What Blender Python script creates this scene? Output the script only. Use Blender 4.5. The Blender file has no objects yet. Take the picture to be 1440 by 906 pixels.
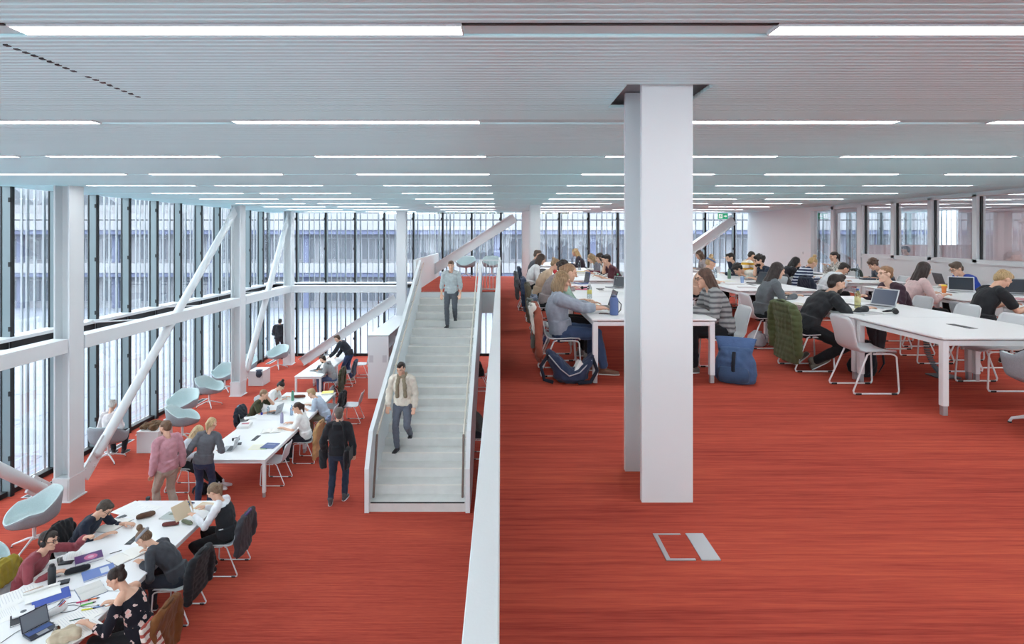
import bpy, bmesh, math, random
import numpy as np
from mathutils import Vector, Matrix, Euler
random.seed(7); rng = np.random.RandomState(7)
PI = math.pi
S = bpy.context.scene
C = S.collection
# ---- camera geometry measured from the photograph (1440x906, shifted lens, horizon y=331, vanishing x=704)
F, VX, VY = 815.0, 704.0, 331.0
EYE, UP, CEIL = 5.06, 3.36, 6.005
def at(px, py, z):                       # the point of the plane of height z that lies behind a pixel
    d = F * (EYE - z) / (py - VY)
    return ((px - VX) * d / F, d)
# ---------------------------------------------------------------- mesh collector
class MB:
    def __init__(s): s.v = []; s.f = []; s.m = []
    def add(s, vs, fs, m=0):
        o = len(s.v); s.v.extend([tuple(p) for p in vs]); s.f.extend([tuple(i + o for i in f) for f in fs]); s.m.extend([m] * len(fs)); return s
    def box(s, x0, x1, y0, y1, z0, z1, m=0, M=None):
        vs = [Vector(p) for p in ((x0,y0,z0),(x1,y0,z0),(x1,y1,z0),(x0,y1,z0),(x0,y0,z1),(x1,y0,z1),(x1,y1,z1),(x0,y1,z1))]
        if M: vs = [M @ p for p in vs]
        return s.add(vs, [(0,3,2,1),(4,5,6,7),(0,1,5,4),(1,2,6,5),(2,3,7,6),(3,0,4,7)], m)
    def rbox(s, x0, x1, y0, y1, z0, z1, r=.01, m=0, M=None, seg=3):    # rounded in plan, chamfered above and below
        r = min(r, (x1-x0)*.49, (y1-y0)*.49)
        c = min(r * .5, (z1-z0)*.3)
        def ring(ins, z):
            out = []
            rr = max(r - ins, 1e-4)
            for cx, cy, a0 in ((x1-r,y1-r,0),(x0+r,y1-r,90),(x0+r,y0+r,180),(x1-r,y0+r,270)):
                for k in range(seg+1):
                    a = math.radians(a0 + 90*k/seg)
                    out.append(Vector((cx + rr*math.cos(a), cy + rr*math.sin(a), z)))
            return out
        rings = [ring(c, z0), ring(0, z0+c), ring(0, z1-c), ring(c, z1)]
        return s.rings(rings, m, M)
    def rings(s, rings, m=0, M=None, cap=True):
        n = len(rings[0]); vs = []; fs = []
        for R in rings: vs += [M @ Vector(p) if M else Vector(p) for p in R]
        for i in range(len(rings)-1):
            for k in range(n):
                k2 = (k+1) % n
                fs.append((i*n+k, i*n+k2, (i+1)*n+k2, (i+1)*n+k))
        if cap:
            fs.append(tuple(range(n-1, -1, -1))); L = (len(rings)-1)*n; fs.append(tuple(L+k for k in range(n)))
        return s.add(vs, fs, m)
    def loft(s, secs, n=14, m=0, dome=True):            # secs: (centre, right, forward, rx, ry)
        rings = []
        def ring(c, r, f, rx, ry): return [Vector(c) + Vector(r)*rx*math.cos(2*PI*k/n) + Vector(f)*ry*math.sin(2*PI*k/n) for k in range(n)]
        if dome:
            c, r, f, rx, ry = secs[0]; d = (Vector(secs[0][0]) - Vector(secs[1][0])).normalized(); h = min(rx, ry)*.6
            rings.append(ring(Vector(c)+d*h, r, f, rx*.35, ry*.35)); rings.append(ring(Vector(c)+d*h*.7, r, f, rx*.75, ry*.75))
        for q in secs: rings.append(ring(*q))
        if dome:
            c, r, f, rx, ry = secs[-1]; d = (Vector(secs[-1][0]) - Vector(secs[-2][0])).normalized(); h = min(rx, ry)*.6
            rings.append(ring(Vector(c)+d*h*.7, r, f, rx*.75, ry*.75)); rings.append(ring(Vector(c)+d*h, r, f, rx*.35, ry*.35))
        return s.rings(rings, m)
    def tube(s, pts, rad, n=10, m=0, dome=True, flat=1.0):
        pts = [Vector(p) for p in pts]
        if not hasattr(rad, '__len__'): rad = [rad]*len(pts)
        secs = []; prev = None
        for i, p in enumerate(pts):
            a = pts[max(i-1,0)]; b = pts[min(i+1,len(pts)-1)]
            t = (b-a).normalized() if (b-a).length > 1e-9 else Vector((0,0,1))
            if prev is None:
                u = Vector((1,0,0)) if abs(t.x) < .9 else Vector((0,1,0))
                u = (u - t*u.dot(t)).normalized()
            else:
                u = prev - t*prev.dot(t); u = u.normalized() if u.length > 1e-6 else t.orthogonal().normalized()
            prev = u; w = t.cross(u)
            secs.append((p, u, w, rad[i], rad[i]*flat))
        return s.loft(secs, n, m, dome)
    def ell(s, c, r, M=None, m=0, nu=14, nv=9):
        c = Vector(c); rings = []
        for j in range(1, nv):
            ph = PI*j/nv - PI/2
            rings.append([ (M @ Vector((r[0]*math.cos(ph)*math.cos(2*PI*k/nu), r[1]*math.cos(ph)*math.sin(2*PI*k/nu), r[2]*math.sin(ph))) if M else Vector((r[0]*math.cos(ph)*math.cos(2*PI*k/nu), r[1]*math.cos(ph)*math.sin(2*PI*k/nu), r[2]*math.sin(ph)))) + c for k in range(nu)])
        return s.rings(rings, m)
    def lathe(s, prof, n=20, m=0, c=(0,0,0)):           # prof: (radius, z)
        rings = [[Vector((c[0]+r*math.cos(2*PI*k/n), c[1]+r*math.sin(2*PI*k/n), c[2]+z)) for k in range(n)] for r, z in prof]
        return s.rings(rings, m)
    def prism(s, poly, x0, x1, axis='x', m=0):          # polygon in the other two axes, extruded
        def P(t, q):
            return (t,q[0],q[1]) if axis=='x' else ((q[0],t,q[1]) if axis=='y' else (q[0],q[1],t))
        n = len(poly); vs = [P(x0,q) for q in poly] + [P(x1,q) for q in poly]
        fs = [tuple(range(n-1,-1,-1)), tuple(range(n,2*n))] + [(i,(i+1)%n,n+(i+1)%n,n+i) for i in range(n)]
        return s.add(vs, fs, m)
    def mesh(s, name):
        me = bpy.data.meshes.new(name); me.from_pydata(s.v, [], s.f)
        me.polygons.foreach_set('material_index', s.m); me.update()
        b = bmesh.new(); b.from_mesh(me); bmesh.ops.recalc_face_normals(b, faces=b.faces); b.to_mesh(me); b.free()
        return me
def put(name, me, mats, parent=None, smooth=False, loc=None):
    if isinstance(me, MB): me = me.mesh(name)
    for mt in (mats if isinstance(mats, (list, tuple)) else [mats]): me.materials.append(mt)
    if smooth:
        me.polygons.foreach_set('use_smooth', [True]*len(me.polygons))
        if smooth == 'auto':
            try: me.set_sharp_from_angle(angle=math.radians(40))
            except Exception: pass
    o = bpy.data.objects.new(name, me); C.objects.link(o)
    if parent is not None: o.parent = parent
    if loc: o.location = loc
    return o
def tag(o, label, cat, group=None, kind=None):
    o['label'] = label; o['category'] = cat
    if group: o['group'] = group
    if kind: o['kind'] = kind
    return o
def thing(name, label, cat, loc=(0,0,0), rz=0, group=None):
    o = bpy.data.objects.new(name, None); o.empty_display_size = .1; C.objects.link(o)
    o.location = loc; o.rotation_euler = (0,0,math.radians(rz))
    return tag(o, label, cat, group)
def struct(o, label=None):
    o['kind'] = 'structure'
    if label: o['label'] = label; o['category'] = o.name.split('_')[0].split('.')[0]
    return o
def sempty(name, label=None):
    o = bpy.data.objects.new(name, None); C.objects.link(o); return struct(o, label)
KIDS = {}
def dup(root, loc, rz, label, group=None):
    r = root.copy(); C.objects.link(r); r.location = loc; r.rotation_euler = (0,0,math.radians(rz)); r['label'] = label
    if group: r['group'] = group
    for ch in list(root.children):
        c = ch.copy(); C.objects.link(c); c.parent = r
        for g in list(ch.children):
            d = g.copy(); C.objects.link(d); d.parent = c
    return r
# ---------------------------------------------------------------- materials
MATS = {}
def srgb(c):
    return tuple(((x/255.)/12.92 if x/255. <= .04045 else ((x/255.+.055)/1.055)**2.4) for x in c)
def mat(name, col, rough=.6, metal=0, bump=0, bscale=60, var=.0, vscale=8, emit=None, trans=0, alpha=1, spec=.4, sheen=0):
    if name in MATS: return MATS[name]
    m = bpy.data.materials.new(name); m.use_nodes = True; nt = m.node_tree; b = nt.nodes['Principled BSDF']
    c = (*srgb(col), 1); b.inputs['Base Color'].default_value = c
    b.inputs['Roughness'].default_value = rough; b.inputs['Metallic'].default_value = metal
    b.inputs['Specular IOR Level'].default_value = spec
    if sheen: b.inputs['Sheen Weight'].default_value = sheen
    tc = nt.nodes.new('ShaderNodeTexCoord')
    if var:
        n = nt.nodes.new('ShaderNodeTexNoise'); n.inputs['Scale'].default_value = vscale; n.inputs['Detail'].default_value = 4
        nt.links.new(tc.outputs['Object'], n.inputs['Vector'])
        r = nt.nodes.new('ShaderNodeMapRange'); r.inputs[1].default_value = .3; r.inputs[2].default_value = .7; r.inputs[3].default_value = 1-var; r.inputs[4].default_value = 1+var
        nt.links.new(n.outputs['Fac'], r.inputs[0])
        mx = nt.nodes.new('ShaderNodeMix'); mx.data_type = 'RGBA'; mx.blend_type = 'MULTIPLY'; mx.inputs['Factor'].default_value = 1
        mx.inputs['A'].default_value = c; nt.links.new(r.outputs[0], mx.inputs['B']); nt.links.new(mx.outputs['Result'], b.inputs['Base Color'])
    if bump:
        n = nt.nodes.new('ShaderNodeTexNoise'); n.inputs['Scale'].default_value = bscale; n.inputs['Detail'].default_value = 3
        nt.links.new(tc.outputs['Object'], n.inputs['Vector'])
        bp = nt.nodes.new('ShaderNodeBump'); bp.inputs['Strength'].default_value = bump; bp.inputs['Distance'].default_value = .01
        nt.links.new(n.outputs['Fac'], bp.inputs['Height']); nt.links.new(bp.outputs['Normal'], b.inputs['Normal'])
    if emit: b.inputs['Emission Color'].default_value = (*srgb(emit[0]),1); b.inputs['Emission Strength'].default_value = emit[1]
    MATS[name] = m; return m
def cloth(col, name=None, rough=.9, var=.10):
    return mat(name or 'cloth_%d_%d_%d' % tuple(col), col, rough, bump=.35, bscale=35, var=var, vscale=14, spec=.15, sheen=.1)
def pattern(name, kind, cols, scale=10, rot=(0,0,0)):
    if name in MATS: return MATS[name]
    m = mat(name, cols[0], .9, spec=.15); nt = m.node_tree; b = nt.nodes['Principled BSDF']
    tc = nt.nodes.new('ShaderNodeTexCoord'); mp = nt.nodes.new('ShaderNodeMapping'); mp.inputs['Rotation'].default_value = rot
    nt.links.new(tc.outputs['Object'], mp.inputs['Vector'])
    cr = nt.nodes.new('ShaderNodeValToRGB'); cr.color_ramp.interpolation = 'CONSTANT'
    if kind == 'stripe':
        w = nt.nodes.new('ShaderNodeTexWave'); w.bands_direction = 'Z'; w.inputs['Scale'].default_value = scale; w.inputs['Distortion'].default_value = .6
        out = w.outputs['Fac']; pos = [.0, .62]
    elif kind == 'softstripe':
        w = nt.nodes.new('ShaderNodeTexWave'); w.bands_direction = 'Z'; w.inputs['Scale'].default_value = scale; w.inputs['Distortion'].default_value = 2
        out = w.outputs['Fac']; pos = [.0, .7]; cr.color_ramp.interpolation = 'LINEAR'
    elif kind == 'flower':
        w = nt.nodes.new('ShaderNodeTexVoronoi'); w.inputs['Scale'].default_value = scale; out = w.outputs['Distance']; pos = [.0, .2, .34]
        n = nt.nodes.new('ShaderNodeTexNoise'); n.inputs['Scale'].default_value = 40
        nt.links.new(mp.outputs['Vector'], n.inputs['Vector'])
        mm = nt.nodes.new('ShaderNodeMath'); mm.operation = 'MULTIPLY_ADD'; mm.inputs[1].default_value = .5; mm.inputs[2].default_value = -.25
        nt.links.new(n.outputs['Fac'], mm.inputs[0]); ad = nt.nodes.new('ShaderNodeMath'); nt.links.new(mm.outputs[0], ad.inputs[0]); nt.links.new(out, ad.inputs[1]); out = ad.outputs[0]
    elif kind == 'check':
        w = nt.nodes.new('ShaderNodeTexChecker'); w.inputs['Scale'].default_value = scale; out = w.outputs['Fac']; pos = [.0, .5]
    elif kind == 'blotch':
        w = nt.nodes.new('ShaderNodeTexNoise'); w.inputs['Scale'].default_value = scale; w.inputs['Detail'].default_value = 3; out = w.outputs['Fac']; pos = [.0, .52]
    nt.links.new(mp.outputs['Vector'], w.inputs['Vector'])
    e = cr.color_ramp.elements
    while len(e) < len(cols): e.new(.5)
    for i, c in enumerate(cols): e[i].position = pos[i]; e[i].color = (*srgb(c), 1)
    nt.links.new(out, cr.inputs['Fac']); nt.links.new(cr.outputs['Color'], b.inputs['Base Color'])
    return m
def hairmat(col):
    name = 'hair_%d_%d_%d' % tuple(col)
    if name in MATS: return MATS[name]
    m = mat(name, col, .5, spec=.3); nt = m.node_tree; b = nt.nodes['Principled BSDF']
    tc = nt.nodes.new('ShaderNodeTexCoord'); mp = nt.nodes.new('ShaderNodeMapping'); mp.inputs['Scale'].default_value = (90,90,10)
    n = nt.nodes.new('ShaderNodeTexNoise'); n.inputs['Scale'].default_value = 1; n.inputs['Detail'].default_value = 3
    nt.links.new(tc.outputs['Object'], mp.inputs['Vector']); nt.links.new(mp.outputs['Vector'], n.inputs['Vector'])
    cr = nt.nodes.new('ShaderNodeValToRGB'); c = srgb(col)
    cr.color_ramp.elements[0].position = .3; cr.color_ramp.elements[0].color = (*[x*.55 for x in c],1)
    cr.color_ramp.elements[1].position = .75; cr.color_ramp.elements[1].color = (*[min(1,x*1.35) for x in c],1)
    nt.links.new(n.outputs['Fac'], cr.inputs['Fac']); nt.links.new(cr.outputs['Color'], b.inputs['Base Color'])
    bp = nt.nodes.new('ShaderNodeBump'); bp.inputs['Strength'].default_value = .5; bp.inputs['Distance'].default_value = .01
    nt.links.new(n.outputs['Fac'], bp.inputs['Height']); nt.links.new(bp.outputs['Normal'], b.inputs['Normal'])
    return m
def glassmat(name, tint=(240,246,248), refl=.06, rmax=.5):
    m = bpy.data.materials.new(name); m.use_nodes = True; nt = m.node_tree; nt.nodes.clear()
    o = nt.nodes.new('ShaderNodeOutputMaterial'); t = nt.nodes.new('ShaderNodeBsdfTransparent'); g = nt.nodes.new('ShaderNodeBsdfGlossy')
    t.inputs['Color'].default_value = (*srgb(tint),1); g.inputs['Roughness'].default_value = .0
    fr = nt.nodes.new('ShaderNodeLayerWeight'); fr.inputs['Blend'].default_value = .25
    r = nt.nodes.new('ShaderNodeMapRange'); r.inputs[3].default_value = refl; r.inputs[4].default_value = rmax
    nt.links.new(fr.outputs['Fresnel'], r.inputs[0])
    mx = nt.nodes.new('ShaderNodeMixShader'); nt.links.new(r.outputs[0], mx.inputs['Fac']); nt.links.new(t.outputs[0], mx.inputs[1]); nt.links.new(g.outputs[0], mx.inputs[2])
    nt.links.new(mx.outputs[0], o.inputs['Surface']); MATS[name] = m; return m
WHITE = mat('white_paint', (216,221,223), .45, bump=.05, bscale=200)
WALLW = mat('white_plaster', (219,225,227), .7, bump=.06, bscale=120)
STEELW = mat('white_coated_steel', (224,226,228), .4, bump=.04, bscale=300)
CONC = mat('pale_concrete', (212,213,210), .75, bump=.15, bscale=60, var=.05, vscale=5)
DARK = mat('dark_gasket', (28,31,34), .5)
BLACK = mat('black_plastic', (24,25,27), .45)
ALU = mat('grey_aluminium', (132,146,150), .4, metal=.35, bump=.03)
SILVER = mat('silver_metal', (178,180,184), .35, metal=.6)
TOPW = mat('white_laminate', (232,233,234), .35, bump=.02, bscale=300)
SHELLW = mat('pale_grey_shell', (206,210,213), .5, bump=.04, bscale=250)
SHELLG = mat('grey_shell', (150,154,159), .55, bump=.05, bscale=250)
FELTIN = mat('pale_mint_felt', (196,212,213), .95, bump=.3, bscale=160, var=.05, vscale=60, spec=.1)
FELTOUT = mat('grey_felt', (150,157,163), .95, bump=.3, bscale=160, var=.06, vscale=60, spec=.1)
PAPER = mat('white_paper', (236,236,233), .8, spec=.2)
GLASS = glassmat('facade_glass', (244,248,250), .025, .22)
GLASSIN = glassmat('partition_glass', (250,251,252), .07, .40)
# ---------------------------------------------------------------- voxel remesh in a scratch scene (one continuous skin)
TMP = bpy.data.scenes.new('scratch'); TMPV = TMP.view_layers[0]
def skin(mb, voxel, smooth=3, wr=0, seed=0, puff=None):
    me = mb.mesh('tmp'); o = bpy.data.objects.new('tmp', me); TMP.collection.objects.link(o)
    r = o.modifiers.new('r','REMESH'); r.mode = 'VOXEL'; r.voxel_size = voxel
    if smooth:
        s = o.modifiers.new('s','SMOOTH'); s.factor = .5; s.iterations = smooth
    with bpy.context.temp_override(scene=TMP, view_layer=TMPV):
        dg = bpy.context.evaluated_depsgraph_get(); dg.update()
    out = bpy.data.meshes.new_from_object(o.evaluated_get(dg))
    bpy.data.objects.remove(o); bpy.data.meshes.remove(me)
    if wr or puff:
        n = len(out.vertices); co = np.empty(n*3, 'f'); out.vertices.foreach_get('co', co); co = co.reshape(-1,3)
        no = np.empty(n*3, 'f'); out.vertices.foreach_get('normal', no); no = no.reshape(-1,3)
        d = np.zeros(n, 'f'); R = np.random.RandomState(seed+11)
        if wr:
            for k in range(7):
                w = R.normal(size=3); w /= np.linalg.norm(w); lam = R.uniform(.06,.17); ph = R.uniform(0,6.28)
                q = R.normal(size=3)*9
                d += np.sin(co @ w*(6.283/lam) + ph + 1.3*np.sin(co @ q))
            d *= wr/3.
        if puff: d += puff[0]*(np.abs(np.sin(co[:,2]*PI/puff[1]))**.6 - .6)
        co = co + no*d[:,None]; out.vertices.foreach_set('co', co.reshape(-1)); out.update()
    return out
# ================================================================ the setting
def carpet():
    m = mat('red_carpet', (170,46,42), .95, spec=.08); nt = m.node_tree; b = nt.nodes['Principled BSDF']
    tc = nt.nodes.new('ShaderNodeTexCoord')
    def noise(sc, det):
        mp = nt.nodes.new('ShaderNodeMapping'); mp.inputs['Scale'].default_value = sc
        n = nt.nodes.new('ShaderNodeTexNoise'); n.inputs['Scale'].default_value = 1; n.inputs['Detail'].default_value = det
        nt.links.new(tc.outputs['Object'], mp.inputs['Vector']); nt.links.new(mp.outputs['Vector'], n.inputs['Vector']); return n.outputs['Fac']
    a = noise((1.1, 34, 1), 3); c2 = noise((6, 130, 1), 2); big = noise((.25, 1.6, 1), 2)
    def mad(x, k, y=None, const=0):
        n = nt.nodes.new('ShaderNodeMath'); n.operation = 'MULTIPLY_ADD'; n.inputs[1].default_value = k; nt.links.new(x, n.inputs[0])
        if y is None: n.inputs[2].default_value = const
        else: nt.links.new(y, n.inputs[2])
        return n.outputs[0]
    f = mad(a, .55, mad(c2, .35, mad(big, .25, None, -.08)))
    cr = nt.nodes.new('ShaderNodeValToRGB'); e = cr.color_ramp.elements
    e[0].position = .3; e[0].color = (*srgb((142,55,47)),1); e[1].position = .72; e[1].color = (*srgb((200,96,70)),1)
    k = e.new(.52); k.color = (*srgb((178,77,62)),1)
    nt.links.new(f, cr.inputs['Fac']); nt.links.new(cr.outputs['Color'], b.inputs['Base Color'])
    bp = nt.nodes.new('ShaderNodeBump'); bp.inputs['Strength'].default_value = .4; bp.inputs['Distance'].default_value = .006
    nt.links.new(c2, bp.inputs['Height']); nt.links.new(bp.outputs['Normal'], b.inputs['Normal'])
    return m
CARPET = carpet()
XL, XR, YB, YF = -9.66, 10.4, 24.4, -4.4
struct(put('floor', MB().box(XL, XR, YF, YB, -.3, 0), CARPET), 'streaked red carpet of the lower reading hall')
up = MB().box(-.06, XR, YF, 17.5, UP-.02, UP).box(-2.6, XR, 17.5, YB-.3, UP-.02, UP)
struct(put('floor', up, CARPET), 'streaked red carpet of the upper gallery floor')
sl = MB().box(-.06, XR, YF, 17.5, UP-.65, UP-.02).box(-2.6, XR, 17.5, YB-.3, UP-.65, UP-.02)
struct(put('trim_1', sl, WALLW), 'white slab edge under the upper gallery floor')
# ceiling: white slats running across the hall, in a shallow shadow gap, with channels for the strip lights
ROWS = [-1.8, .5] + [2.66, 4.83, 6.94, 8.96, 11.0, 13.05, 15.1, 17.2, 19.2, 21.3, 23.2]
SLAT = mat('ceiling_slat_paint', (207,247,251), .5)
cm = MB(); y = YF
while y < YB-.02:
    yc = y + .022
    if not any(abs(yc-r) < .085 for r in ROWS):
        if 3.62 < yc < 4.3:                     # cut out around the front column
            for a, b_ in ((XL, .80-.35*max(0,min(1,(4.3-yc)/.5))*0), (1.34, XR)): cm.rbox(a, b_, y, y+.044, CEIL, CEIL+.03, .012, seg=1)
        else: cm.rbox(XL, XR, y, y+.044, CEIL, CEIL+.03, .012, seg=1)
    y += .0555
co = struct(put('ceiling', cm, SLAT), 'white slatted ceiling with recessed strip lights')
bk = MB().box(XL, XR, YF, YB, CEIL+.09, CEIL+.2)
put('ceiling_backing', bk, mat('ceiling_void_grey', (150,154,158), .8), co)
ch = MB()
for r in ROWS: ch.box(XL, XR, r-.045, r+.088, CEIL+.012, CEIL+.03)
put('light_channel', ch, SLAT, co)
# walls
struct(put('wall_right', MB().box(XR, XR+.15, 19.5, YB, 0, CEIL+.2).box(XR, XR+.15, YF, 16.7, 0, UP+1.1).box(XR, XR+.15, 16.7, 19.5, 0, UP).box(XR, XR+.15, YF, 19.5, CEIL-.045, CEIL+.2), WALLW), 'white wall on the right with a glazed band')
struct(put('wall_front', MB().box(XL-.3, XR+.3, YF-.2, YF, -.3, .15).box(XL-.3, XR+.3, YF-.2, YF, CEIL-.1, CEIL+.2).box(XL-.3, XR+.3, YF-.2, YF, 2.8, UP+.1), WALLW), 'white spandrels of the facade behind the viewer')
struct(put('trim_4', MB().box(XL-.3, XR+.3, YF-3.8, YF-.2, CEIL-.05, CEIL+.2), WALLW), 'white slab added behind the viewer to block sky light')  # unseen overhang, added to keep direct sky off the front column
# facades: one window per bay
LOUV = mat('white_louvre', (168,172,177), .7)
wn = [0]
def bay(o, u, n, w, z0, z1, transom, fin=True, seed=0):
    """o: corner on the glass line; u: unit along the facade; n: unit outwards; w: bay width"""
    wn[0] += 1; R = random.Random(seed)
    M = Matrix(((u[0], n[0], 0, o[0]), (u[1], n[1], 0, o[1]), (0,0,1,0), (0,0,0,1)))
    win = sempty('window_%d' % wn[0])
    p = MB()
    if transom: p.box(.03, w-.03, 0, .012, z0+.12, transom-.18, M=M); p.box(.03, w-.03, 0, .012, transom+.06, z1, M=M)
    else: p.box(.03, w-.03, 0, .012, z0+.06, z1, M=M)
    put('pane', p, GLASS, win)
    m = put('mullion', MB().box(-.035, .035, -.17, .03, z0, z1, M=M), ALU, win)
    g = MB().box(-.038, .038, -.195, -.168, z0, z1, M=M).box(-.042, -.036, -.012, .02, z0, z1, M=M)
    z = z0+.7
    while z < z1: g.box(-.075, -.04, -.2, -.16, z, z+.09, M=M); z += 1.25
    put('gasket', g, DARK, m)
    f = MB().box(.0, w, -.12, .03, z0, z0+.1, M=M)
    if transom: f.box(0, w, -.14, .03, transom-.18, transom-.02, M=M)
    put('frame', f, DARK, win)
    if transom:
        put('ledge', MB().box(0, w, -.3, .05, transom-.015, transom+.05, M=M), WHITE, win)
    l = MB(); t = .1
    while t < w-.06:
        ww = R.choice((.02,.03,.045,.06)); l.box(t, t+ww, .22, .26, z0-.3, z1+.3, M=M); t += ww + R.uniform(.09,.26)
    put('louvre', l, LOUV, win)
TR = 3.04
k = 0; y = YB - .06 - 1.19
ys = []
while y > YF: ys.append(y); y -= 1.19
for i, y in enumerate(ys): bay((XL, y), (0,1), (-1,0), 1.19, 0, CEIL, TR, seed=i)
x = -7.305-1.22*2; xs = []
while x < XR-.5: xs.append(x); x += 1.22
for i, x in enumerate(xs): bay((x, YB), (1,0), (0,1), 1.22, 0, CEIL, TR, seed=100+i)
for i in range(16): bay((XR - 1.25*i, YF), (-1,0), (0,-1), 1.25, .15, CEIL-.1, None, seed=200+i)
# glazed band of the right wall, with the room behind it
def strip(name, y0, y1, z0, z1):
    w = sempty(name)
    fr = MB().box(XR-.03, XR+.17, y0, y0+.06, z0, z1).box(XR-.03, XR+.17, y1-.06, y1, z0, z1).box(XR-.03, XR+.17, y0, y1, z0, z0+.07).box(XR-.03, XR+.17, y0, y1, z1-.05, z1)
    put('window_frame', fr, WHITE, w)
    put('gasket', MB().box(XR+.04, XR+.08, y1-.1, y1-.06, z0+.07, z1-.05), DARK, w)
    put('pane', MB().box(XR+.06, XR+.07, y0+.06, y1-.1, z0+.07, z1-.05), GLASSIN, w)
y1 = 16.68
while y1 > YF + 1.4:
    wn[0] += 1; strip('window_%d' % wn[0], y1-1.33, y1, UP+1.1, CEIL-.045); y1 -= 1.33
struct(put('trim_2', MB().box(XR-.04, XR, YF, 16.7, UP+1.06, UP+1.1), WHITE))
# the glazed double door near the far end
d1 = sempty('door_1')
put('door_frame', MB().box(XR-.04, XR+.17, 16.68, 16.85, UP, CEIL-.045).box(XR-.04, XR+.17, 18.05, 18.2, UP, CEIL-.045).box(XR-.04, XR+.17, 19.36, 19.5, UP, CEIL-.045).box(XR-.04, XR+.17, 16.85, 19.36, CEIL-.14, CEIL-.045), WHITE, d1)
put('door_leaf', MB().box(XR+.04, XR+.1, 16.9, 17.0, UP+.02, CEIL-.15).box(XR+.04, XR+.1, 17.95, 18.05, UP+.02, CEIL-.15).box(XR+.04, XR+.1, 17.0, 17.95, UP+.02, UP+.14).box(XR+.04, XR+.1, 17.0, 17.95, CEIL-.25, CEIL-.15), SILVER, d1)
put('pane', MB().box(XR+.065, XR+.075, 17.0, 17.95, UP+.14, CEIL-.25).box(XR+.065, XR+.075, 18.2, 19.36, UP+.05, CEIL-.14), GLASSIN, d1)
put('door_handle', MB().tube([(XR-.03,17.08,UP+.75),(XR-.03,17.08,UP+1.35)], .014).tube([(XR-.03,17.08,UP+.8),(XR+.05,17.08,UP+.8)], .01).tube([(XR-.03,17.08,UP+1.3),(XR+.05,17.08,UP+1.3)], .01), SILVER, d1)
# room behind the glazing
PINK = mat('pale_rose_wall', (226,214,214), .8)
struct(put('floor', MB().box(XR+.15, 17.2, YF, YB, UP-.3, UP), mat('side_room_floor', (150,60,56), .9)), 'floor of the glazed side room')
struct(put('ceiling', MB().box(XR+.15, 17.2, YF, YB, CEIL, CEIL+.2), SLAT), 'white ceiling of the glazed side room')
struct(put('wall_side_room', MB().box(17.2, 17.35, YF, YB, 0, UP+.4).box(17.2, 17.35, 17.86, 21.8, UP+.4, CEIL).box(17.2, 17.35, 8.0, 10.0, UP+.4, CEIL), PINK), 'pale rose wall of the side room behind the glazing')
struct(put('wall_side_partition', MB().box(13.2, 17.2, 21.2, 21.3, UP, UP+1.35), PINK))
for i in range(14):
    y = YB - 1.3*(i+1)
    if not (17.6 < y < 20.8): bay((17.2, y+1.25), (0,-1), (1,0), 1.25, UP+.4, CEIL, None, seed=300+i)
for i in range(5): bay((XR+.3+1.3*i, YB), (1,0), (0,1), 1.3, UP, CEIL, None, seed=340+i)
# ================================================================ steel frame
def hbeam(name, label, cat, p, q, side, b=.30, h=.50, tf=.03, tw=.02, parts=('flange','web'), bolts=False, group=None):
    """H section from p to q; side = unit vector across the flanges' normal (depth direction h); b = flange width"""
    p, q = Vector(p), Vector(q); t = (q-p).normalized(); n = Vector(side); n = (n - t*n.dot(t)).normalized(); w = t.cross(n)
    o = thing(name, label, cat, p, 0, group); L = (q-p).length
    M = Matrix((( w.x, n.x, t.x, 0),( w.y, n.y, t.y, 0),( w.z, n.z, t.z, 0),(0,0,0,1)))
    for s in (-1, 1): put('flange', MB().box(-b/2, b/2, s*h/2-(tf if s>0 else 0), s*h/2+(tf if s<0 else 0), 0, L, M=M), WHITE, o)
    put('web', MB().box(-tw/2, tw/2, -h/2+tf, h/2-tf, 0, L, M=M), WHITE, o)
    if bolts:
        g = MB()
        for z0 in ((.25, L-1.15) if bolts == 2 else (L-1.15,) if bolts == 1 else (.25,)):
            for i in range(7):
                for x in (-.09, .09):
                    for s in (-1,1): g.lathe([(.018,-.016),(.018,.016)], 6, c=(0,0,0)); 
                    n0 = len(g.v)
            g = MB()
        g = MB()
        zs = []
        if bolts in (2,-1): zs += [.3+.13*i for i in range(7)]
        if bolts in (2,1): zs += [L-.3-.13*i for i in range(7)]
        for z in zs:
            for x in (-.09,.09):
                for s in (-1,1): g.box(x-.02, x+.02, s*(h/2+.012)-.012, s*(h/2+.012)+.012, z-.02, z+.02, M=M)
        put('bolt_plate', g, WHITE, o)
    return o
hbeam('steel_column', 'large white steel column standing in front on the upper red floor', 'column', (1.06,3.95,UP), (1.06,3.95,CEIL+.08), (0,1,0), .325, .53, .045, .03)
hbeam('steel_column', 'white column behind the long left tables on the upper floor', 'column', (1.07,18.2,UP), (1.07,18.2,CEIL), (0,1,0), .32, .5)
hbeam('steel_column', 'white column at the far windows, half hidden by the column before it', 'column', (1.02,23.0,UP), (1.02,23.0,CEIL), (0,1,0), .32, .5)
hbeam('steel_column', 'white column between the far windows left of the stair guard', 'column', (-3.85,22.6,0), (-3.85,22.6,CEIL), (0,1,0), .36, .4)
for (yy, lab) in ((11.17,'tall white steel column nearest on the left by the window wall'), (18.38,'second tall white column along the left window wall'), (22.78,'white column at the far left corner of the hall'), (3.9,'white column of the left wall beside the viewer')):
    o = hbeam('steel_column', lab, 'column', (-8.32,yy,0), (-8.32,yy,CEIL), (1,0,0), .38, .30)
    put('base_plate', MB().box(-.13,.13,-.21,-.19,0,.42).box(.14,.16,-.21,.21,0,.42).box(-.16,-.14,-.21,.21,0,.42).box(-.16,.16,-.21,.21,.42,.45).box(-.19,.19,-.23,.23,0,.02), WHITE, o)
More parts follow.
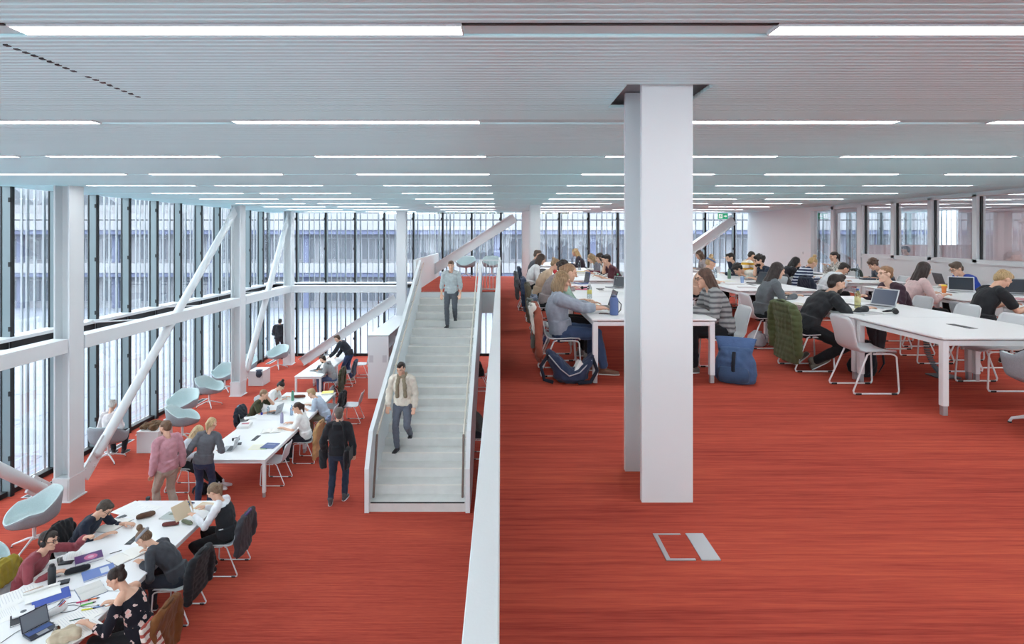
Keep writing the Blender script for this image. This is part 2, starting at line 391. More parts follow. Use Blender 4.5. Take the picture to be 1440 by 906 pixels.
def pipe_brace(label, p, q):
    p, q = Vector(p), Vector(q); o = thing('diagonal_brace', label, 'brace', p)
    t = (q-p).normalized(); L = (q-p).length
    put('pipe', MB().tube([t*.5, t*(L-.5)], .10, 14, dome=True), WHITE, o, True)
    n = Vector((1,0,0)); w = t.cross(n)
    M = Matrix(((n.x,w.x,t.x,0),(n.y,w.y,t.y,0),(n.z,w.z,t.z,0),(0,0,0,1)))
    for a, b in ((.02,.85),(L-.85,L-.02)):
        g = put('gusset_plate', MB().box(-.02,.02,-.15,.15,a,b,M=M), WHITE, o)
        bl = MB()
        for i in range(4):
            for x in (-.09,.09): bl.box(-.035,.035,x-.02,x+.02,a+.1+.16*i,a+.14+.16*i,M=M)
        put('bolt', bl, WHITE, g)
pipe_brace('white diagonal pipe brace rising from the nearest left column to the second', (-8.28,11.5,.25), (-8.28,18.1,5.85))
pipe_brace('thin white diagonal pipe brace between the second and the corner column', (-8.28,18.6,.25), (-8.28,22.65,5.85))
pipe_brace('white pipe brace running down to the column foot behind the felt chair', (-8.28,10.85,.15), (-8.28,4.2,5.6))
hbeam('diagonal_brace', 'bolted white steel brace rising from the lower floor by the far windows', 'brace', (-7.75,22.6,.12), (-4.1,22.6,2.6), (0,0,1), .26, .34, .025, bolts=2)
hbeam('diagonal_brace', 'bolted white steel brace above the stair head', 'brace', (-3.1,22.6,3.4), (.55,22.6,5.75), (0,0,1), .26, .36, .025, bolts=1)
hbeam('diagonal_brace', 'bolted white steel brace leaning at the far right corner window', 'brace', (6.2,23.2,UP+.12), (9.6,23.9,5.72), (0,0,1), .26, .38, .025, bolts=1)
hbeam('diagonal_brace', 'pale brace seen through the glazing in the side room', 'brace', (16.6,9.5,UP), (16.6,14.6,5.72), (0,0,1), .26, .38, .025)
def rail_beam(label, x0,x1,y0,y1,z0,z1,along):
    o = thing('steel_beam', label, 'beam', ((x0+x1)/2,(y0+y1)/2,z0))
    a, b, h = (x1-x0)/2, (y1-y0)/2, z1-z0
    put('flange', MB().box(-a,a,-b,b,h-.03,h).box(-a,a,-b,b,0,.03), WHITE, o)
    put('web', MB().box(-.0 if along=='x' else a-.05, a if along=='y' else a, -b, b if along=='y' else -b+.05, .03, h-.03) if along=='y' else MB().box(-a,a,-b+.02,-b+.05,.03,h-.03), WHITE, o)
rail_beam('white beam on the left columns from the frame edge to the nearest column', -8.47,-8.17, YF, 10.95, 2.84,3.1,'y')
rail_beam('white beam between the nearest and the second left column', -8.47,-8.17, 11.4,18.17, 2.84,3.1,'y')
rail_beam('white beam between the second left and the corner column', -8.47,-8.17, 18.6,22.57, 2.84,3.1,'y')
rail_beam('white beam along the far windows from the corner to the fourth column', -8.1,-4.05, 22.45,22.75, 2.84,3.1,'x')
for i, yy in enumerate((9.6, 13.3, 16.1, 20.0)):
    o = thing('facade_tie', 'thin white tie rod between beam and window ledge, %s along the left' % ('nearest','second','third','farthest')[i], 'tie rod', (-9.4,yy,3.06))
    put('rod', MB().tube([(0,0,0),(1.0,.7,-.02)], .018), WHITE, o, True); put('clamp', MB().box(-.03,.03,-.05,.05,-.02,.05), WHITE, o)
for i, yy in enumerate([8.6,9.8,11.6,12.7,13.9,15.1,16.3,17.5,19.0,20.2,21.4,23.2]):
    o = thing('floor_vent', 'dark slotted floor vent at the window foot, ' + ['left of the felt armchair','just before the nearest column','just past the nearest column','before the white-haired reader','beside the box with fur','under the third bay armchair','before the sideways armchair','beside the second column','past the second column','beside the paper box','before the corner column','in the far corner'][i], 'vent', (-9.15,yy,0))
    put('frame', MB().box(-.09,.09,-.45,.45,0,.006), SILVER, o)
    put('grille', MB().box(-.055,.055,-.42,.42,.004,.009), DARK, o)
# ================================================================ staircase
st = thing('staircase', 'broad straight concrete staircase rising to the upper floor', 'stairs', (0,0,0))
RUN, RISE, Y0 = .365, UP/20, 10.6
for i in range(20):
    yb = Y0+RUN*i; z = RISE*(i+1)
    m = MB().box(-2.40,-.64, yb, min(yb+RUN+.12, 17.52) if i < 19 else 17.52+.0, z-RISE-.03 if i else 0, z)
    s_ = put('step', m, CONC, st)
    put('nosing', MB().box(-2.38,-.66, yb-.004, yb+.025, z-.012, z+.003), mat('nosing_pale', (226,224,217), .6) if i else DARK, s_)
def zt(y): return 1.38 + (4.32-1.38)*(y-10.9)/(17.55-10.9)
def zb(y): return max(0, (y-Y0-.75)*RISE/RUN)
for x0, x1 in ((-2.48,-2.40),(-.64,-.56)):
    poly = [(10.55,0),(10.55,.80),(10.9,1.38),(17.55,4.32),(17.55,2.75),(11.35,0)]
    put('side_wall', MB().prism(poly, x0, x1), WALLW, st)
put('soffit', MB().prism([(11.4,0),(17.5,2.72),(17.5,2.95),(11.9,.2)], -2.40,-.64), WALLW, st)
BRASS = mat('beige_handrail', (200,192,180), .4); WOODB = mat('dark_handrail', (112,96,88), .45)
for x, s in ((-2.40,1),(-.64,-1)):
    X = x + s*.06
    h = put('handrail', MB().tube([(X,17.6,4.22),(X,10.98,1.28)], .02, 10), BRASS, st, True)
    put('rail_end', MB().tube([(X,10.98,1.28),(X,10.66,.24)], .022, 10), WOODB, h, True)
    b = MB()
    for k in range(8):
        yy = 11.3+k*.85; zz = 1.28+(yy-10.98)*(4.22-1.28)/(17.6-10.98)
        b.tube([(X,yy,zz-.01),(x,yy,zz-.05)], .008, 6)
    put('bracket', b, BRASS, h, True)
# parapet along the edge of the upper floor, and the guards of the stair head
pp = thing('parapet', 'long narrow white parapet along the edge of the upper floor', 'parapet', (-.035,0,UP))
put('panel', MB().box(-.026,.030,-4.35,18.5,-.3,.985), WALLW, pp); put('coping', MB().rbox(-.032,.031,-4.35,18.5,.985,1.0,.004), WALLW, pp)
gl = thing('stair_guard', 'white solid guard panel left of the stair head', 'guard', (-2.6,17.5,UP))
put('panel', MB().box(-.04,.04,.05,YB-17.9,-.62,.94), WALLW, gl); put('coping', MB().box(-.045,.045,.05,YB-17.9,.94,.96), WALLW, gl)
bl = thing('balustrade', 'short guard of thin white bars right of the stair head', 'guard', (-.6,17.6,UP))
put('rail', MB().box(0,.56,-.02,.02,.92,.96).box(0,.56,-.02,.02,.05,.08), WHITE, bl)
for k in range(5): put('bar', MB().tube([(.07+.1*k,0,.06),(.07+.1*k,0,.94)], .009, 8), WHITE, bl, True)
put('post', MB().box(-.04,.03,-.03,.03,-.62,.97), WHITE, bl); put('fascia', MB().box(.03,.52,-.06,-.03,-.6,.0), WALLW, bl)
# ================================================================ strip lights
LED = mat('led_diffuser', (255,252,247), .5, emit=((250,253,255), 25.0))
XS = [-7.85,-5.42,-2.22,1.26,4.1,6.9]
ORD = ['first','second','third','fourth','fifth','sixth','seventh','eighth','ninth','tenth','eleventh']
proto = None
for j, yr in enumerate(ROWS):
    for i, x in enumerate(XS):
        if i == 0 and j < 4: continue
        lab = 'white LED strip light, %s in its line from the left, %s ceiling line' % (ORD[i], (ORD[j-2] + ' visible') if j >= 2 else ('behind the viewer'))
        if proto is None:
            proto = thing('strip_light', lab, 'ceiling light', (x,yr,CEIL), 0, 'ceiling strip lights')
            put('housing', MB().box(0,2.04,-.05,.07,.008,.02).box(-.006,0,-.05,.07,-.004,.02).box(2.04,2.046,-.05,.07,-.004,.02).box(0,2.04,-.05,-.044,-.004,.008).box(0,2.04,.064,.07,-.004,.008), WHITE, proto)
            put('diffuser', MB().box(.002,2.038,-.042,.062,.002,.007), LED, proto)
        else: dup(proto, (x,yr,CEIL), 0, lab)
for j, yr in enumerate((9.0,11.0,13.05,15.1,17.2,19.2)):
    for i, x in enumerate((11.3,14.2)): dup(proto, (x,yr,CEIL-.02), 0, 'strip light in the glazed side room, %s row, %s' % (ORD[j], 'next to the glass' if i == 0 else 'by the outer windows'))
# little dark hanger holes in the slats (upper left) and one hanger pin
hh = MB()
for k in range(18):
    if k == 9: continue
    px, py = 10 + (194-10)*(k/17)**.9*1.0, 64 + (136-64)*(k/17)**.92
    X, Y = at(px, py, CEIL); hh.box(X-.012,X+.012,Y-.012,Y+.012,CEIL-.003,CEIL+.02)
sl_t = MB().box(-.175,1.25,2.600,2.622,CEIL+.004,CEIL+.013).box(-2.75,-2.24,2.600,2.622,CEIL+.004,CEIL+.013)
put('shadow_slot', sl_t, DARK, co)
put('hanger_hole', hh, DARK, co)
# exit sign
ex = thing('exit_sign', 'green hanging exit sign with running figure and arrow', 'sign', (8.55,22.3,CEIL))
put('hanger', MB().tube([(-.15,0,0),(-.15,0,-.1)], .006).tube([(.15,0,0),(.15,0,-.1)], .006), WHITE, ex)
fr = put('panel', MB().box(-.19,.19,-.015,.015,-.32,-.1), mat('sign_green', (40,165,120), .5, emit=((40,170,125),.5)), ex)
sg = MB().box(-.16,-.02,-.019,-.015,-.29,-.13)
put('symbol_field', sg, mat('sign_white', (240,248,244), .5, emit=((240,250,245),.5)), fr)
fg = MB().ell((-.075,-.021,-.155),(.014,.003,.014)).box(-.1,-.07,-.023,-.019,-.22,-.175).box(-.13,-.1,-.023,-.019,-.2,-.185).box(-.07,-.045,-.023,-.019,-.235,-.215).box(-.12,-.095,-.023,-.019,-.275,-.22)
put('running_figure', fg, MATS['sign_green'], fr)
put('arrow', MB().box(.03,.1,-.02,-.015,-.225,-.195).prism([(.1,-.255),(.1,-.165),(.155,-.21)], -.02, -.015, 'y'), MATS['sign_white'], fr)
sw = thing('light_switch', 'small white switch on the right wall beside the glazed door', 'switch', (XR-.012,19.95,UP+1.1)); put('plate', MB().box(-.008,.012,-.045,.045,-.045,.045), WHITE, sw); put('rocker', MB().box(-.014,-.008,-.025,.025,-.03,.03), TOPW, sw)
# floor box in the carpet
fb = thing('floor_box', 'flush floor box with a grey metal frame in the red carpet', 'floor outlet', (1.02, 3.16, UP))
put('frame', MB().box(-.155,.0,-.135,-.12,0,.005).box(-.155,.0,.12,.135,0,.005).box(-.155,-.13,-.12,.12,0,.005), SILVER, fb)
put('lid', MB().box(-.13,.03,-.12,.12,0,.003), CARPET, fb); put('cable_flap', MB().box(.03,.13,-.135,.135,0,.006), SILVER, fb)
# ================================================================ outside
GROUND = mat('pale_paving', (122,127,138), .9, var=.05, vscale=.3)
nt = GROUND.node_tree
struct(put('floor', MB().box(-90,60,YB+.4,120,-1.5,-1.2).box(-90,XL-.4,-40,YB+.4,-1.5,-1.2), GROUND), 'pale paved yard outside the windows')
struct(put('floor', MB().box(17.6,60,-40,YB+.4,-1.5,-1.2).box(XL-.4,17.6,-40,YF-.3,-1.5,-1.2), mat('white_bounce_ground',(238,240,242),.9,bump=.3,bscale=40)), 'unseen white ground added behind and right to bounce light')  # white ground out of view, added to reflect sky light up to the ceiling
jn = MB()
for i in range(18): jn.box(-40,XL-1, -6+i*3.2, -5.97+i*3.2, -1.2,-1.196)
for i in range(9): jn.box(-13-i*3, -12.97-i*3, -10, 46, -1.2,-1.196)
struct(put('trim_3', jn, mat('paving_joint', (84,88,96), .9)))
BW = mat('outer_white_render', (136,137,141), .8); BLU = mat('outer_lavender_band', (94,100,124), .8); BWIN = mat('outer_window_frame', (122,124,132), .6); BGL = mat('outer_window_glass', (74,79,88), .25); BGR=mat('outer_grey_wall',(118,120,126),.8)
b = thing('building', 'long white block with lavender bands across the yard', 'building', (0,50,-1.2))
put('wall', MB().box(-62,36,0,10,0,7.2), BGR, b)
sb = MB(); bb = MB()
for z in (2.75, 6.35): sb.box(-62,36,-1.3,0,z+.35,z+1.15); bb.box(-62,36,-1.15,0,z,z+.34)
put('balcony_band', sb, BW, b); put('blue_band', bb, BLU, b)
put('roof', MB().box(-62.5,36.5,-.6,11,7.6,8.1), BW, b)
wp = None
for fl, z in enumerate((.5, 4.1)):
    for i in range(30):
        x = -60 + i*3.2
        if wp is None:
            wp = put('window', MB().box(0,2.5,-.06,.0,0,1.95), BWIN, b, loc=(x,0,z)); g = MB()
            for q in range(4): g.box(.08+.61*q,.08+.61*q+.5,-.08,-.05,.1,1.85)
            put('pane', g, BGL, wp)
        else:
            w2 = wp.copy(); C.objects.link(w2); w2.parent = b; w2.location = (x,0,z); c2 = wp.children[0].copy(); C.objects.link(c2); c2.parent = w2
cl = MB()
for i in range(12): cl.box(-58+i*8.2,-57.4+i*8.2,-.2,0,0,6.3)
put('pier', cl, BLU, b)
hall = thing('building', 'pale hall with a saw-tooth roof rising behind the white block at left', 'building', (-30,64,-1.2))
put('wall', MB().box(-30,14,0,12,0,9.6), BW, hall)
rf = MB()
for i in range(5): rf.prism([(-30+i*9,9.6),(-30+i*9+4.2,13.0),(-30+i*9+8.8,9.6)], 0, 12, 'y')
put('roof', rf, mat('outer_roof', (80,84,92), .6), hall)
b3 = thing('building', 'grey wing with many windows right of the white block', 'building', (26,70,-1.2))
put('wall', MB().box(-16,26,0,12,0,13), BGR, b3)
g = MB()
for i in range(12):
    for j in range(3): g.box(-14+i*3.2,-12+i*3.2,-.1,0,1.5+j*4,3.6+j*4)
put('window_band', g, BGL, b3); put('roof', MB().box(-17,27,-.6,13,13,13.5), BW, b3)
# trees beyond the white block
def tree(x, y, h, r, col, label):
    o = thing('tree', label, 'tree', (x,y,-1.2), 0, 'trees beyond the yard'); R = random.Random(int(x*7))
    put('trunk', MB().tube([(0,0,0),(.1,0,h*.4),(-.1,.1,h*.8)], [.3,.22,.08]), mat('bark', (96,84,74), .9), o, True)
    m = MB()
    for k in range(1500):
        u = rng.normal(size=3); u /= np.linalg.norm(u); q = rng.uniform(.4,1)**.5
        lump = 1+.25*math.sin(5*u[0]+x)*math.cos(4*u[1])
        p = Vector((u[0]*r*q*lump, u[1]*r*q*lump, h*.72+u[2]*h*.3*q)); a = Vector(rng.normal(size=3)).normalized()*.32; c = Vector(rng.normal(size=3)).normalized()*.22
        m.add([p-a, p+c, p+a, p-c], [(0,1,2,3)])
    put('foliage', m, mat('leaves_%d_%d_%d'%col, col, .8, var=.25, vscale=1), o)
tree(-66,84,17,5.5,(52,60,42),'grey-green tree over the roof at the far left'); tree(-82,92,18,5,(48,58,40),'leafy tree at the left edge beyond the block'); tree(-3.4,84,15.5,4.6,(52,62,40),'green tree over the roof above the stair head')
tree(16.5,66,12.4,3.2,(84,80,30),'x') if False else tree(4.9,66,12.6,3.4,(84,80,30),'yellowing autumn tree behind the upper far windows'); tree(-4.5,68,11.5,3,(62,68,38),'olive-green tree beside the yellowing one')
# ================================================================ light of the sky, and the camera
w = bpy.data.worlds.new('sky'); S.world = w; w.use_nodes = True; nt = w.node_tree; bg = nt.nodes['Background']
tc = nt.nodes.new('ShaderNodeTexCoord'); sx = nt.nodes.new('ShaderNodeSeparateXYZ'); cr = nt.nodes.new('ShaderNodeValToRGB')
nt.links.new(tc.outputs['Generated'], sx.inputs[0]); nt.links.new(sx.outputs['Z'], cr.inputs['Fac'])
cr.color_ramp.elements[0].position = 0; cr.color_ramp.elements[0].color = (.93,.965,1,1); cr.color_ramp.elements[1].position = 1; cr.color_ramp.elements[1].color = (.90,.95,1,1)
nt.links.new(cr.outputs['Color'], bg.inputs['Color']); bg.inputs['Strength'].default_value = 7.8
cam = bpy.data.cameras.new('camera'); co_ = bpy.data.objects.new('camera', cam); C.objects.link(co_)
co_.location = (0,0,EYE); co_.rotation_euler = (PI/2,0,0); cam.sensor_width = 36; cam.lens = 36*F/1440
cam.shift_x = (720-VX)/1440; cam.shift_y = (VY-453)/1440; cam.clip_start = .05; cam.clip_end = 500
S.camera = co_
vs = S.view_settings; vs.view_transform = 'Standard'; vs.look = 'None'; vs.gamma = 1; vs.use_curve_mapping = False; vs.exposure = -0.1
S.cycles.use_denoising = True; S.cycles.max_bounces = 8; S.cycles.diffuse_bounces = 5; S.cycles.glossy_bounces = 3; S.cycles.transparent_max_bounces = 16; S.cycles.transmission_bounces = 4
S.cycles.caustics_reflective = False; S.cycles.caustics_refractive = False; S.cycles.sample_clamp_indirect = 6
# ================================================================ furniture kit
CHROMEW = mat('white_tube_steel', (226,229,231), .35)
def by(z): return -.205 - (z-.5)*.27           # y of a shell back at height z (chair frame, sitter looks along +y)
def shell_mb():
    prof = [(.225,.425),(.20,.447),(.10,.452),(-.02,.444),(-.12,.440),(-.175,.455),(-.205,.50),(-.232,.60),(-.262,.71),(-.287,.79),(-.295,.82)]
    wid = [.19,.215,.228,.228,.222,.212,.205,.205,.208,.195,.15]
    m = MB(); N = 12; top = []; bot = []
    for (y, z), w in zip(prof, wid):
        rt = []; rb = []
        for k in range(N+1):
            u = -1 + 2*k/N; lift = .022*abs(u)**3
            dy, dz = (lift, 0) if z > .5 else (0, lift)
            rt.append(Vector((u*w, y+dy, z+dz))); nb = Vector((0,-.012,-.002)) if z > .5 else Vector((0,-.002,-.012)); rb.append(rt[-1]+nb)
        top.append(rt); bot.append(rb)
    rings = [t + b[::-1] for t, b in zip(top, bot)]
    return m.rings(rings)
def sled(s):
    x = .205*s
    return MB().tube([(x*.9,-.02,.425),(x,.15,.43),(x,.19,.418),(x*1.05,.205,.40),(x*1.1,.225,.04),(x*1.1,.215,.016),(x*1.1,.19,.010),(x*1.1,-.22,.010),(x*1.1,-.255,.016),(x*1.1,-.262,.04),(x,-.10,.42),(x*.9,-.06,.428)], .0095, 8)
def make_chair(name, label, loc, rz, shell=SHELLW, seatpad=None):
    t = thing(name, label, 'chair', loc, rz)
    put('shell', shell_mb(), shell, t, True)
    for s in (-1,1):
        f = put('sled_frame', sled(s), CHROMEW, t, True)
        put('glide', MB().box(.2255*s-.012,.2255*s+.012,.14,.2,0,.018), BLACK, f); put('glide', MB().box(.2255*s-.012,.2255*s+.012,-.24,-.18,0,.018), BLACK, f)
    put('cross_bar', MB().tube([(-.2,.13,.426),(.2,.13,.426)], .008, 8), CHROMEW, t, True)
    if seatpad: put('seat_pad', MB().rbox(-.2,.2,-.16,.2,.452,.468,.06), seatpad, t, True)
    return t
CH = {}
def chair(x, y, face, lvl, label, kind='white', z=None):
    z = (UP if lvl else 0)
    if kind not in CH:
        CH[kind] = make_chair('shell_chair', label, (x,y,z), face, {'white':SHELLW,'grey':SHELLG,'red':SHELLW}[kind], mat('red_seat_pad',(176,70,66),.9) if kind=='red' else None)
        return CH[kind]
    return dup(CH[kind], (x,y,z), face, label)
def tub_mesh():
    NA, NV = 40, 9; inn = []; out = []
    def rim(a):                                # a = 0 at the back, pi in front
        t = abs(a)/PI
        return .43 if t < .2 else (.43 - (t-.2)/.25*.19 if t < .45 else (.24 - max(0,t-.6)/.32*.16 if t < .92 else .08))
    def P(a, v, off):
        h = rim(a); t = abs(a)/PI
        rx, ry = .35+off, .345+off
        z = .43 + (v**1.7)*max(h,.03) - (off*.6 if v < .3 else 0)
        k = (.55 + .45*min(1,v*2.2)) if v > 0 else .0
        k = min(1, .80*(1-(1-min(1,v*2.6))**2)+.10+.10*v) if v > 0 else 0
        flare = 1 + .10*v*(h/.4)
        return Vector((math.sin(a)*rx*k*flare*1.02, -math.cos(a)*ry*k*flare + .02, z))
    m = MB()
    vi = [[P(-PI+2*PI*j/NA, v/NV, 0) for j in range(NA)] for v in range(1,NV+1)]
    vo = [[P(-PI+2*PI*j/NA, v/NV, .02) - Vector((0,0,.004 if v==NV else .012)) for j in range(NA)] for v in range(1,NV+1)]
    m.rings(vi, 0, cap=False); n0 = len(m.v); m.v.append((0,.02,.428)); m.f += [((j+1)%NA, j, n0) for j in range(NA)]; m.m += [0]*NA
    o = len(m.v); m.rings(vo, 1, cap=False); n1 = len(m.v); m.v.append((0,.02,.405)); m.f += [(o+j, o+(j+1)%NA, n1) for j in range(NA)]; m.m += [1]*NA
    a = (NV-1)*NA
    m.f += [(a+j, a+(j+1)%NA, o+a+(j+1)%NA, o+a+j) for j in range(NA)]; m.m += [0]*NA
    return m
TUB = {}
def tub(x, y, face, lvl, label):
    z = UP if lvl else 0
    if 't' in TUB: return dup(TUB['t'], (x,y,z), face, label)
    t = TUB['t'] = thing('tub_chair', label, 'armchair', (x,y,z), face)
    put('shell', tub_mesh(), [FELTIN, FELTOUT], t, True)
    put('column', MB().lathe([(.03,.405),(.028,.3),(.025,.14),(.035,.12)], 14).lathe([(.09,.39),(.09,.407)], 14), CHROMEW, t, True)
    for k in range(4):
        a = PI/4+PI/2*k; c, s = math.cos(a), math.sin(a)
        l = put('leg', MB().tube([(c*.02,s*.02,.15),(c*.1,s*.1,.135),(c*.33,s*.33,.045),(c*.345,s*.345,.012)], [.02,.018,.013,.012], 8), CHROMEW, t, True)
        put('glide', MB().lathe([(.016,0),(.016,.012)], 10, c=(c*.345,s*.345,0)), BLACK, l)
    return t
TB = {}
def table(x0, y0, w, l, lvl, label, slot=True):
    """near left corner x0,y0; w across, l in depth"""
    z = UP if lvl else 0; key = (round(w,2), round(l,2), slot)
    loc = (x0+w/2, y0+l/2, z)
    if key in TB: return dup(TB[key], loc, 0, label)
    t = TB[key] = thing('work_table', label, 'table', loc, 0); a, b = w/2-.004, l/2-.004
    put('tabletop', MB().rbox(-a,a,-b,b,.717,.74,.012), TOPW, t)
    r = MB().box(-a+.02,a-.02,-b+.02,-b+.06,.66,.705).box(-a+.02,a-.02,b-.06,b-.02,.66,.705).box(-a+.02,-a+.06,-b+.06,b-.06,.66,.705).box(a-.06,a-.02,-b+.06,b-.06,.66,.705)
    put('frame', r.box(-.3,-.26,-b+.06,b-.06,.66,.717).box(.26,.3,-b+.06,b-.06,.66,.717), CHROMEW, t)
    for sx in (-1,1):
        for sy in (-1,1):
            cx, cy = sx*(a-.045), sy*(b-.045)
            lg = put('leg', MB().rbox(cx-.03,cx+.03,cy-.03,cy+.03,.09,.71,.008), CHROMEW, t)
            put('foot', MB().rbox(cx-.024,cx+.024,cy-.024,cy+.024,0,.1,.006), SILVER, lg)
    if slot:
        s = put('power_slot', MB().rbox(-.045,.045,-.16,.16,.739,.742,.004), DARK, t)
        put('socket', MB().box(-.03,.03,-.12,-.06,.742,.744).box(-.03,.03,-.03,.03,.742,.744).box(-.03,.03,.06,.12,.742,.744), mat('socket_grey',(70,74,80),.5), s)
    return t
def cable_spine(x, y, lvl, label):
    z = UP if lvl else 0; t = thing('cable_spine', label, 'cable', (x,y,z))
    pts = [(0,0,.655),(-.03,0,.5),(-.02,0,.3),(.06,-.01,.12),(.13,-.02,.03)]; m = MB()
    for i in range(26):
        u = i/25*(len(pts)-1); k = min(int(u), len(pts)-2); p = Vector(pts[k]).lerp(Vector(pts[k+1]), u-k)
        m.rbox(p.x-.03,p.x+.03,p.y-.022,p.y+.022,p.z-.0095,p.z+.0095,.01)
    put('link_chain', m, mat('cable_grey',(92,97,104),.5), t)
    put('foot_plate', MB().rbox(.02,.3,-.14,.1,0,.012,.02), mat('cable_grey',(92,97,104),.5), t)
# ---------------------------------------------------------------- jackets hung over chair backs
def jacket(x, y, face, lvl, label, col, style='plain', low=.35, w=.25, seed=0, name='jacket', cat='jacket', lining=None, sleeves=True, m_=None, skew=0, hood=False, flap=False):
    t = thing(name, label, cat, (x,y,UP if lvl else 0), face); R = random.Random(seed)
    X, Yv = Vector((1,0,0)), Vector((0,1,0)); m = MB()
    def sheet(zs, off, ry, wtop, wbot):
        secs = []
        for i in range(7):
            u = i/6; z = zs[0]+(zs[1]-zs[0])*u; k = wtop+(wbot-wtop)*u
            secs.append((Vector((skew*u, by(max(z,.5))-off-(.02*u if off>0 else 0), z)), X, Yv, k, ry*(1+.35*u)))
        m.loft(secs, 16)
    sheet((.835,low), .045, .027, w*.84, w*1.10)
    if flap: sheet((.84,.60), -.034, .012, w*.86, w*.84)
    m.tube([(-w*.78,by(.835)-.012,.828),(0,by(.84)-.012,.848),(w*.78,by(.835)-.012,.828)], .036, 10)
    if hood: m.ell((0,by(.8)-.075,.74),(.13,.055,.10))
    if sleeves:
        for s in (-1,1):
            zl = low+R.uniform(-.03,.14)
            m.tube([(s*w*.80,by(.8)-.02,.81),(s*(w+.01),by(.7)-.035,.70),(s*(w+.03),by(.6)-.06,.55),(s*(w+.015+R.uniform(-.02,.03)),by(.5)-.075,zl)], [.05,.055,.05,.043] if style != 'puffer' else [.055,.062,.06,.05], 10)
    me = skin(m, .012, 3, .003 if style == 'puffer' else .007, seed, (.011,.072) if style == 'puffer' else None)
    put('shell', me, m_ or cloth(col), t, True)
    c = MB().tube([(-.10,by(.85)-.02,.852),(-.06,by(.85)-.045,.868),(.06,by(.85)-.045,.868),(.10,by(.85)-.02,.852)], .016, 8)
    put('collar', c, cloth(lining or [max(0,int(q*.8)) for q in col]), t, True)
    return t
def backpack(x, y, rz, lvl, label, col, h=.46, w=.32, d=.2, lean=0, open_=False, rolltop=False, trim=(34,38,46), name='backpack', cat='backpack', z=None):
    t = thing(name, label, cat, (x,y,(UP if lvl else 0) if z is None else z), rz); X, Yv = Vector((1,0,0)), Vector((0,1,0)); m = MB(); secs = []
    for u, kx, ky in ((.03,.9,.85),(.12,1,1),(.4,1.02,1.05),(.7,.95,.9),(.9,.8,.65),(1,.62 if not rolltop else .8,.4)):
        secs.append((Vector((0,-lean*u,h*u)), X, Yv, w/2*kx, d/2*ky))
    m.loft(secs, 18)
    put('body', skin(m, .014, 2, .006, int(x*10)%7), cloth(col), t, True)
    p = MB().loft([(Vector((0,d*.45,h*.1)),X,Yv,w*.36,.04),(Vector((0,d*.5,h*.3)),X,Yv,w*.38,.05),(Vector((0,d*.42-lean*.4,h*.48)),X,Yv,w*.33,.03)], 14)
    put('front_pocket', p, cloth([int(q*.85) for q in col]), t, True)
    for s in (-1,1):
        put('shoulder_strap', MB().tube([(s*.07,-d*.35-lean,h*.92),(s*.10,-d*.68-lean*.7,h*.7),(s*.11,-d*.72-lean*.4,h*.4),(s*.12,-d*.45,h*.1)], [.02,.026,.022,.012], 8, flat=.4), cloth(trim), t, True)
    put('grab_loop', MB().tube([(-.04,-d*.2-lean,h*.98),(-.03,-d*.25-lean,h*1.06),(.03,-d*.25-lean,h*1.06),(.04,-d*.2-lean,h*.98)], .009, 8), cloth(trim), t, True)
    if rolltop:
        put('roll_top', MB().loft([(Vector((0,-lean,h*.9)),X,Yv,w*.4,d*.22),(Vector((.0,-lean-.02,h*1.12)),X,Yv,w*.44,.022),(Vector((0,-lean-.03,h*1.34)),X,Yv,w*.50,.014)], 16), cloth([min(255,int(q*1.15)) for q in col]), t, True)
        put('buckle_strap', MB().tube([(0,d*.35-lean,h*.95),(0,d*.62-lean*.5,h*.55),(0,d*.55,h*.1)], .02, 8, flat=.3), cloth(trim), t, True)
    if open_:
        put('flap', MB().loft([(Vector((0,d*.3,h*.7)),X,Yv,w*.42,.02),(Vector((0,d*.6,h*.95)),X,Yv,w*.44,.02),(Vector((0,d*.9,h*1.02)),X,Yv,w*.36,.015)], 14), cloth(trim), t, True)
    return t
# ---------------------------------------------------------------- desk things
ZT = [.74, UP+.74]
INK = mat('screen_dark', (44,49,58), .2); KEYS = mat('keyboard_dark', (58,60,64), .5)
def laptop(x, y, rz, lvl, label, col=(176,179,183), open_=105, w=.32, d=.22, screen=None, mark=True, keys=None, z=None):
    """rz: the screen's front looks along local -y, the user sits at -y"""
    t = thing('laptop', label, 'laptop', (x,y,ZT[lvl] if z is None else z), rz); mt = mat('case_%d_%d_%d'%tuple(col), col, .35, metal=.3)
    b = put('base', MB().rbox(-w/2,w/2,-d/2,d/2,.001,.017,.012), mt, t)
    put('keyboard', MB().box(-w*.43,w*.43,-d*.05,d*.40,.017,.0185), keys or KEYS, b); put('trackpad', MB().box(-.05,.05,-d*.42,-d*.1,.017,.0178), SILVER, b)
    a = math.radians(open_-90); M = Matrix.Translation((0,d/2,.016)) @ Matrix.Rotation(-a,4,'X')
    l = put('lid', MB().rbox(-w/2,w/2,-.004,.004,0,d*.98,.004,M=M), mt, t)
    put('screen', MB().box(-w*.46,w*.46,-.0055,-.004,d*.06,d*.92,M=M), screen or INK, l)
    if mark: put('lid_mark', MB().box(-.018,.018,.004,.0048,d*.45,d*.45+.036,M=M), mat('lid_mark_grey',(120,124,130),.3,metal=.4), l)
    return t
def sheet(x, y, rz, lvl, label, col=(236,236,233), w=.21, h=.297, th=.0025, name='paper', cat='paper', lines=True, z=0, lc=(212,213,216)):
    t = thing(name, label, cat, (x,y,ZT[lvl]+z), rz)
    put('sheet', MB().box(-w/2,w/2,-h/2,h/2,0,th), mat('page_%d_%d_%d'%tuple(col), col, .8, spec=.2), t)
    if lines:
        g = MB(); k = -h*.42; R = random.Random(int((x+y)*100))
        while k < h*.42: g.box(-w*.42,w*R.uniform(.1,.42),k,k+h*.014,th,th+.0004); k += h*.06
        put('print', g, mat('ink_%d_%d_%d'%tuple(lc), lc, .8), t)
    return t
